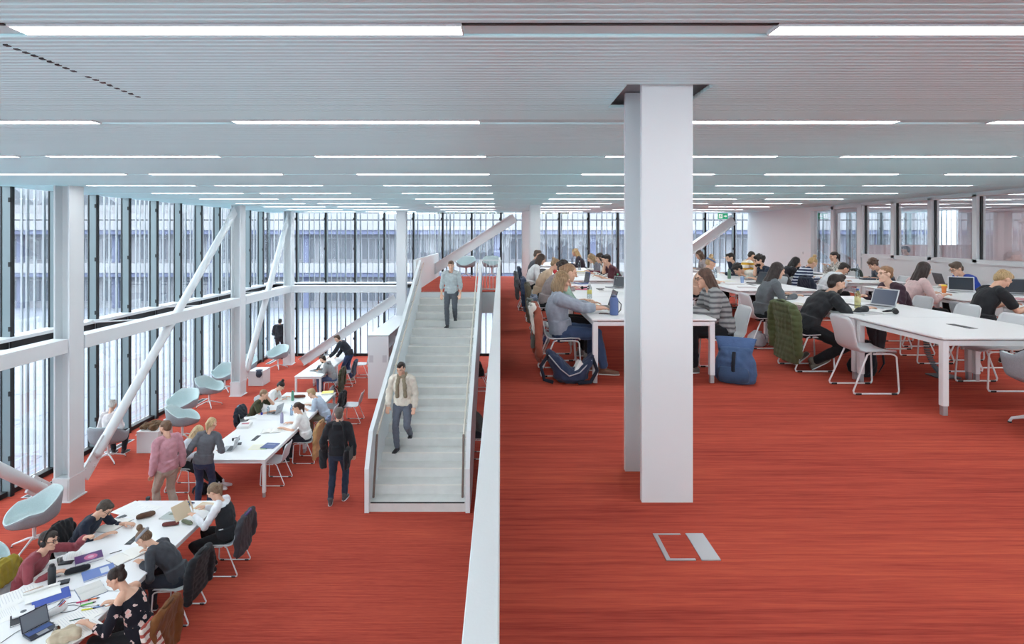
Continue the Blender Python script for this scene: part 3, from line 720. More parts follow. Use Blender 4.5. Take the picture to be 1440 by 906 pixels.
def stack(x, y, rz, lvl, label, cols, w=.21, h=.28, th=.02, name='book', cat='book', group=None):
    """single closed volume: cover and pages"""
    t = thing(name, label, cat, (x,y,ZT[lvl]), rz, group)
    c = cols[0]
    put('pages', MB().box(-w/2+.004,w/2-.004,-h/2+.004,h/2-.004,.003,th-.003), PAPER, t)
    m_ = c if not isinstance(c, tuple) else mat('cover_%d_%d_%d'%c, c, .5)
    put('cover', MB().box(-w/2,w/2,-h/2,h/2,0,.003).box(-w/2,w/2,-h/2,h/2,th-.003,th).box(-w/2,-w/2+.004,-h/2,h/2,.003,th-.003), m_, t)
    if len(cols) > 1: put('cover_label', MB().box(-w*.3,w*.3,h*.05,h*.32,th,th+.0006), mat('cover_%d_%d_%d'%cols[1], cols[1], .5), t)
    return t
def openbook(x, y, rz, lvl, label, w=.40, h=.27, th=.02, col=(232,230,224), cover=(120,124,134), name='open_book'):
    t = thing(name, label, 'book', (x,y,ZT[lvl]), rz); m = MB(); N = 8
    for s in (-1,1):
        pr = [(0,.004)] + [(s*w/2*k/N, .004+th*math.sin(min(1,k/N*1.15)*PI)*.8*(1-.5*k/N)+.003) for k in range(N+1)][1:] + [(s*w/2,.002)]
        m.prism([(a,b) for a,b in pr], -h/2, h/2, 'y')
    put('pages', m, mat('page_%d_%d_%d'%tuple(col), col, .8), t)
    put('cover', MB().box(-w/2-.005,w/2+.005,-h/2-.005,h/2+.005,0,.003), mat('cover_%d_%d_%d'%tuple(cover), cover, .5), t)
    g = MB(); R = random.Random(int(x*77))
    for s in (-1,1):
        for k in range(12):
            y0 = -h*.4+k*h*.066; x0, x1 = sorted((s*w*.07, s*w*R.uniform(.3,.44))); g.box(x0,x1,y0,y0+.005,th*.9+.004,th*.9+.0045) if False else None
    return t
BOT = {}
def bottle(x, y, lvl, label, col=(205,220,228), cap=(235,235,235), h=.22, r=.034, clear=False, name='water_bottle', cat='bottle', sleeve=None, z=None):
    t = thing(name, label, cat, (x,y,ZT[lvl] if z is None else z))
    if clear:
        mt = MATS.get('bottle_clear_%d_%d_%d'%col) or glassmat('bottle_clear_%d_%d_%d'%col, col, .12, .6)
        put('body', MB().lathe([(r*.85,0),(r,.01),(r,h*.62),(r*.9,h*.72),(r*.42,h*.88),(r*.4,h*.93)], 18), mt, t, True)
        put('cap', MB().lathe([(r*.46,h*.92),(r*.46,h)], 14), mat('cap_%d_%d_%d'%cap, cap, .4), t)
        if sleeve: put('paper_band', MB().lathe([(r*1.015,h*.3),(r*1.015,h*.55)], 18), mat('band_%d_%d_%d'%sleeve, sleeve, .6), t, True)
    else:
        put('body', MB().lathe([(r*.92,0),(r,.008),(r,h*.78),(r*.8,h*.86),(r*.62,h*.9)], 18), mat('bottle_%d_%d_%d'%col, col, .4), t, 'auto')
        put('cap', MB().lathe([(r*.66,h*.89),(r*.66,h*.97),(r*.5,h)], 16), mat('cap_%d_%d_%d'%cap, cap, .4), t, 'auto')
    return t
def cup(x, y, lvl, label, col=(214,120,60), lid=(226,200,70), h=.115):
    t = thing('paper_cup', label, 'cup', (x,y,ZT[lvl]))
    put('body', MB().lathe([(.028,0),(.038,h)], 18), mat('cup_%d_%d_%d'%col, col, .6), t, 'auto'); put('lid', MB().lathe([(.041,h),(.041,h+.012),(.033,h+.02)], 18), mat('lid_%d_%d_%d'%lid, lid, .5), t, 'auto'); return t
def pouch(x, y, rz, lvl, label, col, l=.21, r=.035, name='pencil_case', cat='pencil case', zip_=(160,160,165)):
    t = thing(name, label, cat, (x,y,ZT[lvl]), rz)
    m = MB().loft([(Vector((-l/2,0,r*.9)),Vector((0,1,0)),Vector((0,0,1)),r*.75,r*.75),(Vector((-l*.3,0,r)),Vector((0,1,0)),Vector((0,0,1)),r*1.1,r*.98),(Vector((l*.3,0,r)),Vector((0,1,0)),Vector((0,0,1)),r*1.1,r*.98),(Vector((l/2,0,r*.9)),Vector((0,1,0)),Vector((0,0,1)),r*.75,r*.75)], 14)
    put('body', m, cloth(col), t, True); put('zip', MB().tube([(-l*.45,0,r*1.85),(0,0,r*2),(l*.45,0,r*1.85)], .004, 6), mat('zip_%d_%d_%d'%zip_, zip_, .4, metal=.5), t)
    return t
def phone(x, y, rz, lvl, label, w=.073, h=.15, th=.009, col=(28,29,32), name='phone', cat='phone'):
    t = thing(name, label, cat, (x,y,ZT[lvl]), rz); put('case', MB().rbox(-w/2,w/2,-h/2,h/2,0,th,.01), mat('phonecase_%d_%d_%d'%col, col, .4), t); put('face', MB().box(-w*.44,w*.44,-h*.45,h*.45,th,th+.0006), INK, t); return t
def pen(x, y, rz, lvl, label, col=(40,70,150), l=.14, r=.005, cap=None, name='pen', cat='pen', z=0):
    t = thing(name, label, cat, (x,y,ZT[lvl]+z), rz); put('barrel', MB().tube([(-l/2,0,r),(l*.3,0,r)], r, 8), mat('pen_%d_%d_%d'%tuple(col), col, .4), t, True)
    put('tip', MB().tube([(l*.3,0,r),(l*.5,0,r)], [r*1.08,r*.5], 8), mat('pen_%d_%d_%d'%tuple(cap or (30,30,34)), cap or (30,30,34), .4), t, True); return t
def headphones(x, y, rz, lvl, label):
    t = thing('headphones', label, 'headphones', (x,y,ZT[lvl]), rz)
    for s in (-1,1): put('ear_cup', MB().ell((s*.055,0,.033),(.022,.034,.033)), BLACK, t, True)
    put('headband', MB().tube([(-.055+.0,.02,.04),(-.06,.08,.03),(0,.125,.02),(.06,.08,.03),(.055,.02,.04)], .008, 8), BLACK, t, True); return t
def cable(pts, label, col=(40,42,46), r=.0035, lvl=0):
    x0, y0 = pts[0]; t = thing('charging_cable', label, 'cable', (x0,y0,ZT[lvl])); P = []
    pts = [(a-x0,b-y0) for a,b in pts]
    for i in range(len(pts)-1):
        p0 = pts[max(0,i-1)]; p1 = pts[i]; p2 = pts[i+1]; p3 = pts[min(len(pts)-1,i+2)]
        for k in range(6):
            u = k/6; f = lambda a,b,c,d: .5*((2*b)+(-a+c)*u+(2*a-5*b+4*c-d)*u*u+(-a+3*b-3*c+d)*u**3)
            P.append((f(p0[0],p1[0],p2[0],p3[0]), f(p0[1],p1[1],p2[1],p3[1]), r))
    P.append((*pts[-1], r))
    put('wire', MB().tube(P, r, 6), mat('wire_%d_%d_%d'%tuple(col), col, .5), t, True); put('plug', MB().box(P[-1][0]-.012,P[-1][0]+.012,P[-1][1]-.006,P[-1][1]+.006,0,.01), mat('wire_%d_%d_%d'%tuple(col), col, .5), t); return t
# ================================================================ people
def rotx(a): return Matrix.Rotation(a, 3, 'X')
SKINS = [(214,170,146),(202,156,130),(188,140,112),(222,182,160),(120,84,64)]
def skinmat(c): return mat('skin_%d_%d_%d'%tuple(c), c, .55, bump=.05, bscale=120, var=.04, spec=.3)
def ik(a, b, l1, l2, pole):
    a, b = Vector(a), Vector(b); d = b-a; L = d.length
    if L > (l1+l2)*.985: b = a + d*((l1+l2)*.985/L); d = b-a; L = d.length
    t = d/L; x = (l1*l1-l2*l2+L*L)/(2*L); h = math.sqrt(max(l1*l1-x*x, 1e-6)); p = Vector(pole); p = (p - t*p.dot(t)); p = p.normalized() if p.length > 1e-5 else t.orthogonal().normalized()
    return a + t*x + p*h, b
def person(label, x, y, face, lvl, vox=None, sit=True, h=1.0, sex='m', lean=12, hunch=12, neck=8, hp=20, hy=0, hr=0, side=0, twist=0,
           hands=None, feet=None, knees=None, top=(60,66,80), sleeve=1.0, topm=None, loose=0, bottom=(44,50,66), shoe=(40,40,44), skin_c=0, hair=(60,44,36), style='short', beard=False,
           glasses=False, phones=False, extra=(), curl=(.35,.35), pz=None, z=None, sole=None, hoodc=None, hand_dir=None, tl=0, ppos=(0,0), group=None, bare=False, scarf=None, band=None, vest=None):
    z0 = (UP if lvl else 0) if z is None else z
    T = thing('person', label, 'person', (x,y,z0), face, group)
    dist = y; v = vox or max(.0068, min(.0125, .00085*dist))
    f = sex == 'f'; seed = int(abs(x*31+y*17))%97
    # --- joints (local frame: +y ahead, +x right)
    if pz is None: pz = .545 if sit else .93*h
    P = Vector((ppos[0],ppos[1],pz)); R_ = math.radians
    a0, a1, a2 = R_(lean*.6), R_(lean), R_(lean+hunch)
    sd = R_(side)
    def up(a): return Vector((math.sin(sd), math.sin(a), math.cos(a))).normalized()
    def fw(a): return Vector((0, math.cos(a), -math.sin(a)))
    tw = R_(twist)
    def rt(k):
        return Vector((math.cos(tw*k), math.sin(tw*k), -math.sin(sd)*.6)).normalized()
    def fwd(a, k): return up(a).cross(rt(k)).normalized()
    tl_ = .26*h + tl; 
    mid = P + up(a1)*tl_*.92; nb = mid + up(a2)*tl_*1.02
    sw = (.158 if f else .182)*h
    ac = (a1+a2)/2
    sh = [nb - up(a2)*.055*h + rt(1)*s*sw for s in (-1,1)]
    hd0 = nb + up(R_(lean+hunch+neck))*.074*h
    H = Matrix.Rotation(tw,3,'Z') @ Matrix.Rotation(R_(hy),3,'Z') @ Matrix.Rotation(-R_(hp),3,'X') @ Matrix.Rotation(R_(hr),3,'Y')
    hs = h*1.02
    hc = hd0 + H @ Vector((0,.012,.088))*hs
    hip = [P + rt(0)*s*.09*h - Vector((0,0,.03)) for s in (-1,1)]
    l1, l2 = .43*h, .43*h
    ft = feet or ([(-.11,.40,.085),(.11,.40,.085)] if sit else [(-.1,0,.085),(.1,.03,.085)])
    legs = []
    for i, s in enumerate((-1,1)):
        pole = knees[i] if knees else ((s*.15,.3,1) if sit else (s*.08,1,0))
        k, an = ik(hip[i], ft[i][:3], l1, l2, pole); legs.append((hip[i], k, an))
    hz = .77
    hn = hands or [(-.17,.40,hz),(.17,.40,hz)]
    arms = []
    for i, s in enumerate((-1,1)):
        e, w = ik(sh[i], hn[i][:3], .285*h, .255*h, (s*.5,-.55,-.8)); arms.append((sh[i], e, w))
    # --- flesh
    def torso(m, t, lo, hi, dome=True):
        k = h; secs = []
        spec = [(-.10,P,a0,0,.145 if not f else .150,.100),(-.05,P,a0,0,.154 if not f else .164,.110),(.0,P,a0,0,.158 if not f else .168,.115),(.12,P,a0,.2,.150 if not f else .148,.112),
                (.5,None,a1,.4,.132 if not f else .118,.100),(.95,None,a1,.7,.152 if not f else .134,.108),(1.35,None,ac,.9,.165 if not f else .146,.112 if not f else .116),(1.68,None,a2,1,.155 if not f else .135,.092),(1.84,None,a2,1,.118 if not f else .100,.070),(1.91,None,a2,1,.074 if not f else .066,.060),(1.94,None,a2,1,.062 if not f else .054,.056)]
        for u, c0, a, tk, rx, ry in spec:
            if not (lo-1e-6 <= u <= hi+1e-6): continue
            if u <= .12: c = P + up(a0)*(u*k)
            elif u <= 1: c = P.lerp(mid, u)
            else: c = mid.lerp(nb, u-1)
            secs.append((c, rt(tk), fwd(a,tk), (rx*k+t), (ry*k+t)))
        m.loft(secs, 18, dome=dome)
    B = MB()
    torso(B, 0, -.10, 1.94)
    B.tube([nb - up(a2)*.03, nb + up(R_(lean+hunch+neck))*.05, hd0 + H @ Vector((0,0,.03))], [.060*h if not f else .052*h, .053*h if not f else .046*h, .052*h if not f else .046*h], 12)
    def limb(m, pts, rad): m.tube(pts, rad, 12); [m.ell(p, (r,r,r), nu=10, nv=7) for p, r in zip(pts[1:-1], rad[1:-1])]
    for i, s in enumerate((-1,1)):
        q, k, an = legs[i]
        B.tube([q, q.lerp(k,.4), k], [.083*h,.072*h,.052*h], 12); B.ell(k,(.054*h,)*3)
        ax = (an-k).normalized()
        B.tube([k, k.lerp(an,.33), k.lerp(an,.7), an], [.050*h,.054*h,.040*h,.034*h], 12)
        q, e, w = arms[i]
        B.ell(q + (nb-q)*.1,(.050*h,.050*h,.052*h)); B.tube([q.lerp(nb,.62), q.lerp(nb,.25), q, q.lerp(e,.45), e], [.046*h,.049*h,.048*h,.043*h,.036*h], 12); B.ell(e,(.037*h,)*3)
        B.tube([e, e.lerp(w,.3), w], [.036*h,.037*h,.025*h], 12)
        # hand: palm, four fingers of unequal length and a thumb from its side
        d = (Vector(hand_dir[i]).normalized() if hand_dir and hand_dir[i] else ((w-e).normalized()*.55 + Vector((-s*.12,.5,-.05))).normalized())
        n = Vector((0,0,-1)); n = (n - d*n.dot(d)); n = n.normalized() if n.length > .05 else Vector((0,1,0))
        lat = d.cross(n).normalized()
        if lat.dot(Vector((1,0,0))) * s > 0: lat = -lat          # towards the thumb: inwards
        hk = h*(.92 if f else 1)
        B.loft([(w-d*.01,lat,n,.027*hk,.021*hk),(w+d*.035*hk,lat,n,.038*hk,.018*hk),(w+d*.085*hk,lat,n,.041*hk,.014*hk)], 12)
        cu = curl[i]
        for q_, (o, L) in enumerate(((.031,.074),(.0105,.083),(-.0105,.077),(-.031,.06))):
            p = w + d*.085*hk + lat*o*hk; pts = [p - d*.02]; aa = 0
            pts.append(p)
            for j, fr in enumerate((.45,.3,.25)):
                aa += cu*(1 if j else .7); dd = d*math.cos(aa) + n*math.sin(aa) + lat*(o*1.2); p = p + dd.normalized()*L*fr*hk; pts.append(p)
            B.tube(pts, [.0095*hk,.0095*hk,.0088*hk,.008*hk,.007*hk], 8)
        tb = w + d*.02*hk + lat*.026*hk
        B.tube([tb, tb + (d*.6+lat*.75+n*.2).normalized()*.042*hk, tb + (d*.6+lat*.75+n*.2).normalized()*.042*hk + (d+lat*.15+n*.25).normalized()*.05*hk], [.015*hk,.0115*hk,.0085*hk], 8)
    # head
    def hp_(p): return hc + H @ (Vector(p)*hs)
    HM = H
    def he(m, c, r): m.ell(hp_(c), tuple(q*hs for q in r), HM)
    he(B,(0,-.012,.028),(.074,.092,.084)); he(B,(0,.022,-.035),(.060,.064,.070)); he(B,(0,.045,-.078),(.040,.040,.036)); he(B,(0,.070,-.096),(.022,.018,.017))
    he(B,(0,.070,.030),(.058,.020,.016)); he(B,(-.036,.058,-.022),(.026,.024,.024)); he(B,(.036,.058,-.022),(.026,.024,.024))
    B.tube([hp_((0,.084,.018)), hp_((0,.097,-.004)), hp_((0,.106,-.022))], [.008*hs,.011*hs,.014*hs], 8)
    he(B,(0,.079,-.056),(.022,.010,.006)); he(B,(0,.078,-.065),(.019,.010,.006))
    for s in (-1,1):
        he(B,(s*.076,-.004,-.004),(.010,.021,.031)); he(B,(s*.031,.0745,.012),(.014,.011,.009))
    me = skin(B, v, 2)
    hm = hairmat(hair)
    lipc = [int(q*k) for q, k in zip(SKINS[skin_c], (.86,.66,.64))]
    body = put('body', me, [skinmat(SKINS[skin_c]), mat('eye_dark',(46,38,36),.3), mat('lips_%d'%skin_c, lipc, .5), hm], T, True)
    n = len(me.polygons); cc = np.empty(n*3,'f'); me.polygons.foreach_get('center', cc); cc = cc.reshape(-1,3)
    Hn = np.array(H); loc = (cc - np.array(hc)) @ Hn / hs
    idx = np.zeros(n,'i')
    def inside(c, r): return (((loc-np.array(c))/np.array(r))**2).sum(1) < 1
    if beard:
        idx[inside((0,.055,-.078),(.064,.060,.050)) & ~inside((0,.1,-.035),(.03,.03,.022))] = 3
    idx[inside((0,.094,-.060),(.022,.016,.009))] = 2
    for s in (-1,1):
        idx[inside((s*.032,.086,.011),(.013,.014,.0075))] = 1; idx[inside((s*.034,.086,.032),(.021,.02,.006))] = 3
    me.polygons.foreach_set('material_index', idx); me.update()
    # --- garments
    tm = topm or cloth(top); bm = cloth(bottom)
    g = MB(); t = .015 + loose + (.004 if bare else 0)
    torso(g, t, -.05, 1.91 if not bare else 1.68, False)
    if not bare or sleeve:
        for i, s in enumerate((-1,1)):
            q, e, w = arms[i]
            if not bare: g.ell(q + (nb-q)*.1,(.050*h+t,)*3); g.tube([q.lerp(nb,.62), q.lerp(nb,.2)], [.046*h+t,.048*h+t], 10)
            if sleeve <= 0: continue
            if sleeve < .5: end = q.lerp(e, sleeve*2); pts = [q.lerp(nb,.25), q, end]; rad = [.05*h+t,.052*h+t,.048*h+t+.006]
            else:
                u = (sleeve-.5)*2; end = e.lerp(w, min(u,.97)); pts = [q.lerp(nb,.25) if not bare else q.lerp(e,.2), q if not bare else q.lerp(e,.3), q.lerp(e,.5), e, e.lerp(end,.5), end]; rad = [.05*h+t,.05*h+t,.045*h+t,.041*h+t,.039*h+t,.031*h+t*.85]
                g.ell(e,(.041*h+t,)*3)
            g.tube(pts, rad, 12)
    o = put('top', skin(g, max(v,.009), 2, .0045+loose*.1, seed), tm, T, True)
    if hoodc:
        k = MB(); c = nb - up(a2)*.01
        k.loft([(c - fwd(a2,1)*.10 - up(a2)*.10, rt(1), fwd(a2,1), .09, .03),(c - fwd(a2,1)*.10, rt(1), fwd(a2,1), .11, .045),(c - fwd(a2,1)*.03+up(a2)*.035, rt(1), fwd(a2,1), .095, .07)], 14)
        put('hood', skin(k, .011, 3, .004, seed), cloth(hoodc), T, True)
    if vest:
        k = MB(); torso(k, t+.012, -.05, 1.68, False)
        for s, (q,e,w) in zip((-1,1), arms): k.ell(q+(nb-q)*.2,(.06*h,.055*h,.055*h))
        put('vest', skin(k, max(v,.009), 2, .004, seed+3), cloth(vest), T, True)
    g = MB(); tt = .013
    torso(g, .009, -.10, .0)
    for i in (0,1):
        q, k, an = legs[i]; g.tube([q, q.lerp(k,.4), k], [.083*h+tt+.004,.072*h+tt+.002,.053*h+tt], 12); g.ell(k,(.054*h+tt,)*3)
        g.tube([k, k.lerp(an,.33), k.lerp(an,.7), k.lerp(an,.96)], [.052*h+tt,.054*h+tt,.043*h+tt+.003,.040*h+tt], 12)
    put('trousers', skin(g, max(v,.009), 2, .004, seed+5), bm, T, True)
    for i, s in enumerate((-1,1)):
        an = legs[i][2]; kd = (legs[i][1]-an); pitch = ft[i][3] if len(ft[i]) > 3 else 0; yaw = (ft[i][4] if len(ft[i]) > 4 else s*-8)
        M = Matrix.Rotation(R_(yaw),3,'Z') @ Matrix.Rotation(-R_(pitch),3,'X')
        def q(p): return an + M @ (Vector(p)*h)
        X, Z = M @ Vector((1,0,0)), M @ Vector((0,0,1))
        sm = MB().loft([(q((0,-.055,-.045)),X,Z,.030*h,.036*h),(q((0,-.02,-.035)),X,Z,.040*h,.047*h),(q((0,.05,-.045)),X,Z,.043*h,.036*h),(q((0,.12,-.056)),X,Z,.046*h,.026*h),(q((0,.17,-.060)),X,Z,.037*h,.021*h)], 14)
        sm.tube([q((0,-.01,-.02)), q((0,-.008,.035))], [.042*h,.044*h], 12)
        sh_ = put('shoe', sm, mat('shoe_%d_%d_%d'%tuple(shoe), shoe, .6), T, True)
        put('sole', MB().loft([(q((0,-.06,-.076)),X,Z,.032*h,.010*h),(q((0,0,-.076)),X,Z,.042*h,.010*h),(q((0,.12,-.076)),X,Z,.048*h,.010*h),(q((0,.18,-.075)),X,Z,.034*h,.009*h)], 12), mat('sole_%d_%d_%d'%tuple(sole or (226,226,224)), sole or (226,226,224), .6), sh_, True)
    # --- hair
    if style != 'bald':
        k = MB(); r_ = R_
        big = {'short':1.0,'crop':.985,'curly':1.06,'long':1.03,'bob':1.04,'bun':1.0,'pony':1.0,'braids':1.03,'topbun':1.0,'quiff':1.0}[style]
        he(k,(0,-.020,.040),(.079*big,.094*big,.084*big))
        he(k,(0,-.055,-.005),(.070*big,.055*big,.062*big))
        if style in ('short','quiff','curly'): he(k,(0,.03,.092),(.056*big,.058*big,.032*big)); he(k,(0,-.06,-.035),(.058,.036,.045))
        if style == 'quiff': he(k,(0,.05,.105),(.05,.04,.03))
        if style == 'curly':
            Rr = random.Random(seed)
            for q in range(46):
                aa, bb = Rr.uniform(0,6.28), Rr.uniform(-.5,1.45); he(k,(.080*math.cos(aa)*math.cos(bb), -.022+.088*math.sin(aa)*math.cos(bb)-(.02 if bb<.2 else 0), .04+.085*math.sin(bb)) if not (math.sin(aa)>.35 and bb<.75) else (0,-.03,.06),(.024,.024,.024))
        dn = Vector((0,0,-1)); bk = -fwd(a2,1)
        def strand(xs, ys, ln, r0, r1, dx=0, out=.0, fb=0):
            p0 = hp_((xs,ys,.03)); p1 = hp_((xs*1.12,ys-.012,-.06)); q = p1 + (dn*.75 - up(a2)*.25 + bk*out).normalized()*ln*.5 + rt(1)*dx*.5; q2 = q + (dn*.55 - up(a2)*.5 + bk*.04).normalized()*ln*.5 + rt(1)*dx*.5
            k.tube([p0,p1,q,q2], [r0,r0*1.05,r0,r1], 8)
        if style in ('long','braids'):
            L = .27 if style == 'long' else .32
            for xs, ys in ((-.062,.0),(-.06,-.045),(-.035,-.078),(0,-.088),(.035,-.078),(.06,-.045),(.062,.0)): strand(xs, ys, L, .031, .014, dx=(xs*.3), out=.32)
        if style == 'bob':
            for xs, ys in ((-.068,.012),(-.07,-.03),(-.045,-.072),(0,-.086),(.045,-.072),(.07,-.03),(.068,.012)): strand(xs, ys, .085, .032, .02, dx=xs*.25, out=.1)
        if style == 'bun': he(k,(0,-.10,.085),(.036,.034,.034))
        if style == 'topbun': he(k,(0,-.055,.145),(.042,.040,.036))
        if style == 'pony':
            p = hp_((0,-.105,.045)); k.ell(p,(.026,)*3); k.tube([p, p+H@Vector((0,-.035,-.03)), p+H@Vector((0,-.035,-.03))+dn*.09, p+H@Vector((0,-.035,-.03))+dn*.17+bk*.01], [.024,.03,.027,.010], 10)
        hmesh = skin(k, max(v,.0085), 2, .004, seed)
        put('hair', hmesh, hm, T, True)
    if glasses:
        k = MB()
        for s in (-1,1):
            k.tube([hp_((s*.034+.021*math.cos(q*PI/6)*1.0, .094, .010+.017*math.sin(q*PI/6))) for q in range(13)], .0028, 6, dome=False); k.tube([hp_((s*.055,.092,.013)), hp_((s*.079,.0,.012))], .0026, 6)
        k.tube([hp_((-.014,.098,.014)), hp_((.014,.098,.014))], .0026, 6); put('glasses', k, mat('spectacle_frame',(46,44,46),.4), T, True)
    if phones:
        k = MB(); hh = put('headphones', k.tube([hp_((.085*math.cos(q*PI/10)*1.02, -.01, .02+.112*math.sin(q*PI/10))) for q in range(11)], .009, 8), BLACK, T, True)
        for s in (-1,1):
            c = MB(); he(c,(s*.088,-.005,-.004),(.017,.034,.040)); put('ear_cup', c, BLACK, hh, True)
    if band:
        k = MB(); k.tube([hp_((.082*math.cos(q*PI/8), -.02+.098*math.sin(q*PI/8), .055-.01*math.sin(q*PI/8))) for q in range(17)], .011, 8, dome=False, flat=1.6); put('headband', k, cloth(band), T, True)
    if scarf:
        k = MB(); c = nb + up(a2)*.02
        k.tube([c + rt(1)*.085*math.cos(q*PI/7) + fwd(a2,1)*.078*math.sin(q*PI/7) - up(a2)*.012*math.sin(q*PI/7) for q in range(15)], .034, 10)
        if scarf[1] > .1:
            for s in (-1,1): k.tube([c+rt(1)*s*.05+fwd(a2,1)*.095, c+rt(1)*s*.075+fwd(a2,1)*.145-up(a2)*.16, c+rt(1)*s*.08+fwd(a2,1)*.15-up(a2)*scarf[1]], [.036,.045,.04], 10, flat=.6)
        put('scarf', skin(k, .011, 2, .006, seed), cloth(scarf[0]), T, True)
    T['_'] = 0; del T['_']
    return T, dict(arms=arms, nb=nb, hc=hc, P=P, rt=rt(1), fw=fwd(a2,1), up=up(a2), legs=legs, H=H)
# ================================================================ tables
TX = -5.90; TW = 1.38
table(TX, 7.05, TW, 2.39, 0, 'white work table in the front left corner, end facing the hall')
table(TX, 4.65, TW, 2.39, 0, 'white work table running out of the bottom left corner')
table(TX, 11.15, TW, 2.39, 0, 'white table with blue folder, in front of the braided woman on the lower floor')
table(TX, 13.55, TW, 2.39, 0, 'white table with green bottle, where four students sit on the lower floor')
table(-6.32, 17.72, .84, 1.79, 0, 'narrow white table of the man in the grey hoodie', slot=False)
table(-6.32, 19.52, .84, 1.79, 0, 'narrow white table the man in the black jacket leans over', slot=False)
table(-1.75, 14.6, .9, 2.3, 0, 'white lower table seen through the gap beside the stairs', slot=False) if False else None
UX = 1.04; UW = 1.44
table(UX, 6.63, UW, 2.39, 1, 'nearest white table of the upper left row, with blue patterned pouch')
table(UX, 9.03, UW, 2.39, 1, 'second white table of the upper left row, with pink folder')
table(UX, 12.35, UW, 2.39, 1, 'third white table of the upper left row, with dark red case')
table(UX, 14.75, UW, 2.39, 1, 'fourth white table of the upper left row')
table(UX, 18.3, UW, 2.39, 1, 'farthest white table of the upper left row, by the windows')
EX = 4.14; EW = 1.44
table(EX, 5.43, EW, 1.36, 1, 'empty white table end in the right foreground, with black power slot')
table(EX, 6.80, EW, 2.39, 1, 'white table with open laptop and round headphones, right foreground')
table(EX, 10.07, EW, 2.39, 1, 'white table with dark laptops and a blue cup, middle of the upper right')
table(EX, 12.47, EW, 2.39, 1, 'white table behind the dark laptops, under the man in navy t-shirt')
table(EX, 15.9, EW, 2.39, 1, 'farthest white table of the middle upper row, by the leaning brace')
FX = 6.85
table(FX, 5.6, EW, 2.39, 1, 'white table at the right edge where the black t-shirt is writing')
table(FX, 8.6, EW, 2.39, 1, 'white table with white laptop and orange cup, upper right')
table(FX, 11.75, EW, 2.39, 1, 'white table with clear water bottle near the glazed wall')
table(FX, 14.15, EW, 2.39, 1, 'white table by the glazed door, in front of the plaid shirt')
cable_spine(5.17, 7.0, 1, 'grey articulated cable spine under the right foreground table')
# ================================================================ people and their chairs
NAVY=(38,44,58); JEAN=(62,78,108); DJEAN=(38,44,58); BLK=(32,33,36); GREY=(104,106,110)
def seat(plabel, clabel, x, y, face, lvl, kind='white', dy=0, **k):
    chair(x, y, face, lvl, clabel, kind); return person(plabel, x, y, face, lvl, **k)
R, L_ = -90, 90                     # facing right / left in the photo
# ---- lower floor, front left table
seat('man in maroon sweater with black headphones at the front left table','chair with mustard jacket under the man in maroon', -6.12,7.45, R, 0, top=(140,70,78), bottom=(60,62,70), lean=20,hunch=14,hp=8,hy=6, hands=[(-.30,.56,1.02),(.14,.46,.79)], hair=(58,50,46), phones=True, glasses=True, style='short')
seat('man in navy sweater reading an open book at the front left table','chair with black jacket under the reading man in navy', -6.12,8.42, R, 0, top=NAVY, sleeve=.72, bottom=(116,116,116), lean=20,hunch=18,hp=42,hy=0, hands=[(-.19,.56,.78),(.14,.46,.78)], hair=(70,60,52), glasses=True)
seat('woman with hair bun in dark grey top bent over her book','chair with black puffer under the woman with the bun', -4.30,7.72, L_, 0, sex='f', top=(64,66,72), bottom=(50,56,66), lean=28,hunch=22,hp=45, hands=[(-.16,.38,.78),(.16,.44,.78)], hair=(112,88,68), style='topbun', band=(150,152,158))
seat('woman in dark floral dress with bare shoulders at the front table','chair with brown coat under the floral dress', -4.12,6.62, L_, 0, sex='f', topm=pattern('floral','flower',[(222,170,160),(214,190,184),(34,34,42)],11), bare=True, sleeve=.75, bottom=BLK, lean=10,hunch=18,hp=28,hy=10, hands=[(-.26,.42,.80),(.12,.36,.80)], hair=(48,36,32), style='bun')
seat('woman with ponytail in black vest over white shirt reading newspaper','chair with charcoal jacket under the newspaper reader', -4.16,8.80, L_, 0, sex='f', top=(224,226,230), vest=(42,44,48), bottom=BLK, shoe=(36,36,40), lean=4,hunch=14,hp=35, hands=[(-.12,.42,.86),(.16,.40,.86)], hair=(122,100,80), style='pony', feet=[(-.1,.18,.085),(.1,.26,.085)])
# ---- lower floor, second table
seat('woman with long pale braids seated at the second lower table','chair under the woman with braids', -6.34,11.6, R, 0, sex='f', top=(190,194,200), bottom=BLK, shoe=(232,232,234), lean=10,hunch=24,hp=30, hands=[(-.16,.42,.78),(.16,.40,.78)], hair=(196,172,132), style='braids', feet=[(-.08,.74,.085),(.12,.80,.085)])
seat('man in olive t-shirt with hand on cheek at his laptop','chair with black and blue jackets under the olive t-shirt', -6.10,14.25, R, 0, top=(66,68,48), sleeve=.35, bottom=(92,104,128), lean=16,hunch=14,hp=18, hands=[(-.1,.30,1.07),(.16,.52,.78)], hair=(142,116,90), style='crop')
seat('dark-haired woman in white sweater writing beside the olive t-shirt','black-framed chair under the white sweater', -6.14,15.25, R, 0, sex='f', top=(230,230,228), bottom=BLK, lean=18,hunch=20,hp=40, hands=[(-.12,.46,.78),(.16,.44,.78)], hair=(44,36,34), style='topbun')
seat('woman in white t-shirt with dark ponytail at the second lower table','chair with tan coat and denim jacket under the white t-shirt', -4.38,13.05, L_, 0, sex='f', top=(232,232,230), sleeve=.35, bottom=(48,50,58), lean=10,hunch=10,hp=14,hy=20, hands=[(-.18,.46,.78),(.20,.44,.78)], hair=(62,44,36), style='pony', kind='white')
seat('fair-haired man in pale blue shirt at the second lower table','chair under the man in pale blue shirt', -4.38,14.5, L_, 0, top=(178,190,206), sleeve=.75, bottom=(120,116,100), lean=22,hunch=14,hp=30, hands=[(-.20,.44,.78),(.15,.46,.78)], hair=(178,148,112), style='short')
chair(-4.62, 11.9, 90, 0, 'empty pale shell chair pushed under the near corner of the second lower table')
